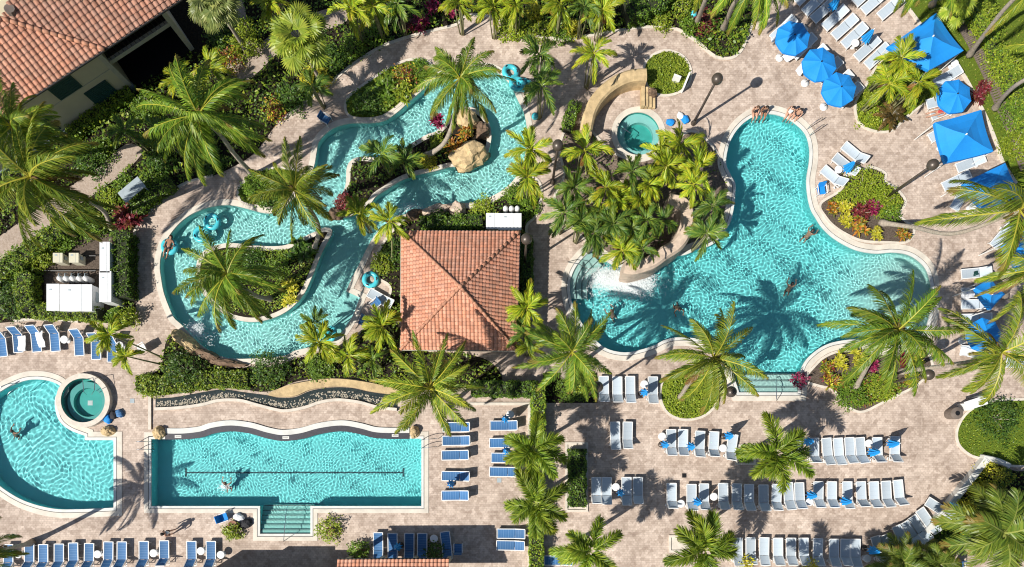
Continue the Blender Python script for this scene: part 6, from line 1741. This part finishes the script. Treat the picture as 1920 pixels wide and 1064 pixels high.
def sit():
    """on a ledge, legs hanging down ahead (+x)"""
    return dict(pelvis=(0, 0, .13), chest=(-.03, 0, .45), neck=(.0, 0, .64), head=(.05, 0, .77), shL=(-.03, .18, .57), elL=(.0, .25, .30), wrL=(.18, .20, .18), shR=(-.03, -.18, .57), elR=(.0, -.25, .30), wrR=(.18, -.20, .18),
                hpL=(.03, .10, .11), knL=(.44, .12, .10), anL=(.46, .12, -.34), toL=(.6, .12, -.38), hpR=(.03, -.10, .11), knR=(.44, -.12, .10), anR=(.50, -.12, -.32), toR=(.64, -.12, -.36))
def swim():
    """treading water: head and shoulders above the surface, body hanging down"""
    return dict(pelvis=(-.22, 0, -.62), chest=(-.06, 0, -.20), neck=(.02, 0, -.02), head=(.06, 0, .11), shL=(-.02, .18, -.09), elL=(.16, .32, -.14), wrL=(.36, .27, -.10), shR=(-.02, -.18, -.09), elR=(.14, -.33, -.14), wrR=(.34, -.30, -.12),
                hpL=(-.26, .10, -.66), knL=(-.30, .13, -.88), anL=(-.55, .14, -.98), toL=(-.66, .14, -1.0), hpR=(-.26, -.10, -.66), knR=(-.22, -.13, -.98), anR=(-.45, -.14, -1.02), toR=(-.55, -.14, -1.04))
def lie():
    return dict(pelvis=(0, 0, .12), chest=(.32, 0, .17), neck=(.50, 0, .22), head=(.63, 0, .26), face=(-.3, 0, 1), shL=(.42, .18, .18), elL=(.22, .30, .12), wrL=(.0, .30, .12), shR=(.42, -.18, .18), elR=(.24, -.30, .12), wrR=(.02, -.28, .13),
                hpL=(-.06, .10, .12), knL=(-.45, .12, .22), anL=(-.82, .12, .08), toL=(-.88, .12, .2), hpR=(-.06, -.10, .12), knR=(-.46, -.10, .12), anR=(-.86, -.10, .07), toR=(-.92, -.1, .2))
TR = lambda J: [('swimwear', 'cloth_b', [Vector(J['hpL']).lerp(Vector(J['knL']), .3), Vector(J['hpL']), Vector(J['pelvis'])], [.12, .13, .15]), ('swimwear', 'cloth_b', [Vector(J['hpR']).lerp(Vector(J['knR']), .3), Vector(J['hpR']), Vector(J['pelvis'])], [.12, .13, .15])]
def suit(J, m):
    a, b = Vector(J['pelvis']), Vector(J['chest'])
    return [('swimwear', m, [a - (b - a) * .28, a, a.lerp(b, .5), b, a.lerp(b, 1.12)], [.10, .15, .14, .165, .13])]
def hem(J):
    return [('swimwear', 'cloth_k', [Vector(J['hp' + s]).lerp(Vector(J['kn' + s]), f) for f in (.35, .12, -.05)], [.10, .115, .12]) for s in 'LR']
Jp = sit()
person('person in dark swimwear sitting on the pool rim, left of two at the top left', G(1414, 211, .03), R(-85), Jp, 'skin', 'hairb', suit(Jp, 'cloth_k'))
person('person in black sitting on the pool rim, right of two at the top left', G(1431, 211, .03), R(-95), Jp, 'skind', 'hair', suit(Jp, 'cloth_k'))
person('person in white shirt sitting on the pool rim at the top right', G(1480, 212, .03), R(-115), Jp, 'skin', 'hair', suit(Jp, 'cloth_w'))
person('bare-backed person on the pool rim beside the grab rails', G(1494, 216, .03), R(-125), Jp, 'skin', 'hair', hem(Jp))
Js = swim()
person('swimmer close to the right bank of the main pool', G(1521, 436, -.05), R(50), Js, 'skin', 'hair', hem(Js))
person('swimmer in the middle of the palm shadow in the main pool', G(1484, 535, -.03), R(80), Js, 'skin', 'hair', hem(Js))
person('dark-haired swimmer in deep water below the splash', G(1273, 580, -.12), R(-80), Js, 'skind', 'hair', hem(Js))
person('swimmer beside the palm fronds at the left of the main pool', G(1147, 585, -.03), R(130), Js, 'skin', 'hairb', hem(Js))
person('swimmer crossing the lap pool below the lane line', G(423, 908, .0), R(85), Js, 'skin', 'hairb', hem(Js))
person('bather in the shaded part of the lower left pool', G(24, 810, .0), R(60), Js, 'skind', 'hair', hem(Js))
Jw = stand(0, .35)
person('person walking on the pavers below the lap pool casting a long shadow', G(327, 997), R(200), Jw, 'skin', 'hair', suit(Jw, 'cloth_w') + hem(Jw))
Jl = lie()
person('person sunbathing on a towel lounger beside the single umbrella', G(1757, 213, .38), R(15), Jl, 'skin', 'hair', suit(Jl, 'cloth_r'))
Jt = lie()
person('bather lying in the swim ring at the left river bend', G(318, 463, .06), R(70), Jt, 'skind', 'hair', hem(Jt))
# ================================================================== light and camera
AZ, EL = R(33.0), R(46.5)          # direction the sunlight travels on the ground, sun height
d = Vector((math.cos(AZ) * math.cos(EL), math.sin(AZ) * math.cos(EL), -math.sin(EL)))
L = bpy.data.lights.new('sun', 'SUN'); L.energy = 4.6; L.angle = R(.5); L.color = (1.0, .95, .87)
L.cycles.is_caustics_light = True
lo = bpy.data.objects.new('sun', L); COL.objects.link(lo); lo.rotation_euler = d.to_track_quat('-Z', 'Y').to_euler()
w = bpy.data.worlds.new('World'); sc.world = w; w.use_nodes = True
nt = w.node_tree; bg = nt.nodes['Background']
sk = nt.nodes.new('ShaderNodeTexSky'); sk.sky_type = 'NISHITA'; sk.sun_disc = False; sk.sun_elevation = EL
sk.sun_rotation = math.atan2(-d.x, -d.y)
nt.links.new(sk.outputs[0], bg.inputs[0]); bg.inputs[1].default_value = .062
cam = bpy.data.cameras.new('camera'); co = bpy.data.objects.new('camera', cam); COL.objects.link(co)
co.location = (0, 0, H); cam.sensor_width = 36; cam.lens = 24; cam.clip_end = 2000; cam.clip_start = 1
cam.shift_y = (NY - 532) / 1920
sc.camera = co
vs = sc.view_settings; vs.view_transform = 'Standard'; vs.look = 'None'; vs.gamma = 1; vs.use_curve_mapping = False; vs.exposure = 0.45
sc.cycles.use_denoising = True
sc.cycles.max_bounces = 10; sc.cycles.transmission_bounces = 8; sc.cycles.transparent_max_bounces = 12; sc.cycles.diffuse_bounces = 3
sc.cycles.caustics_reflective = False
sc.cycles.filter_width = 1.1
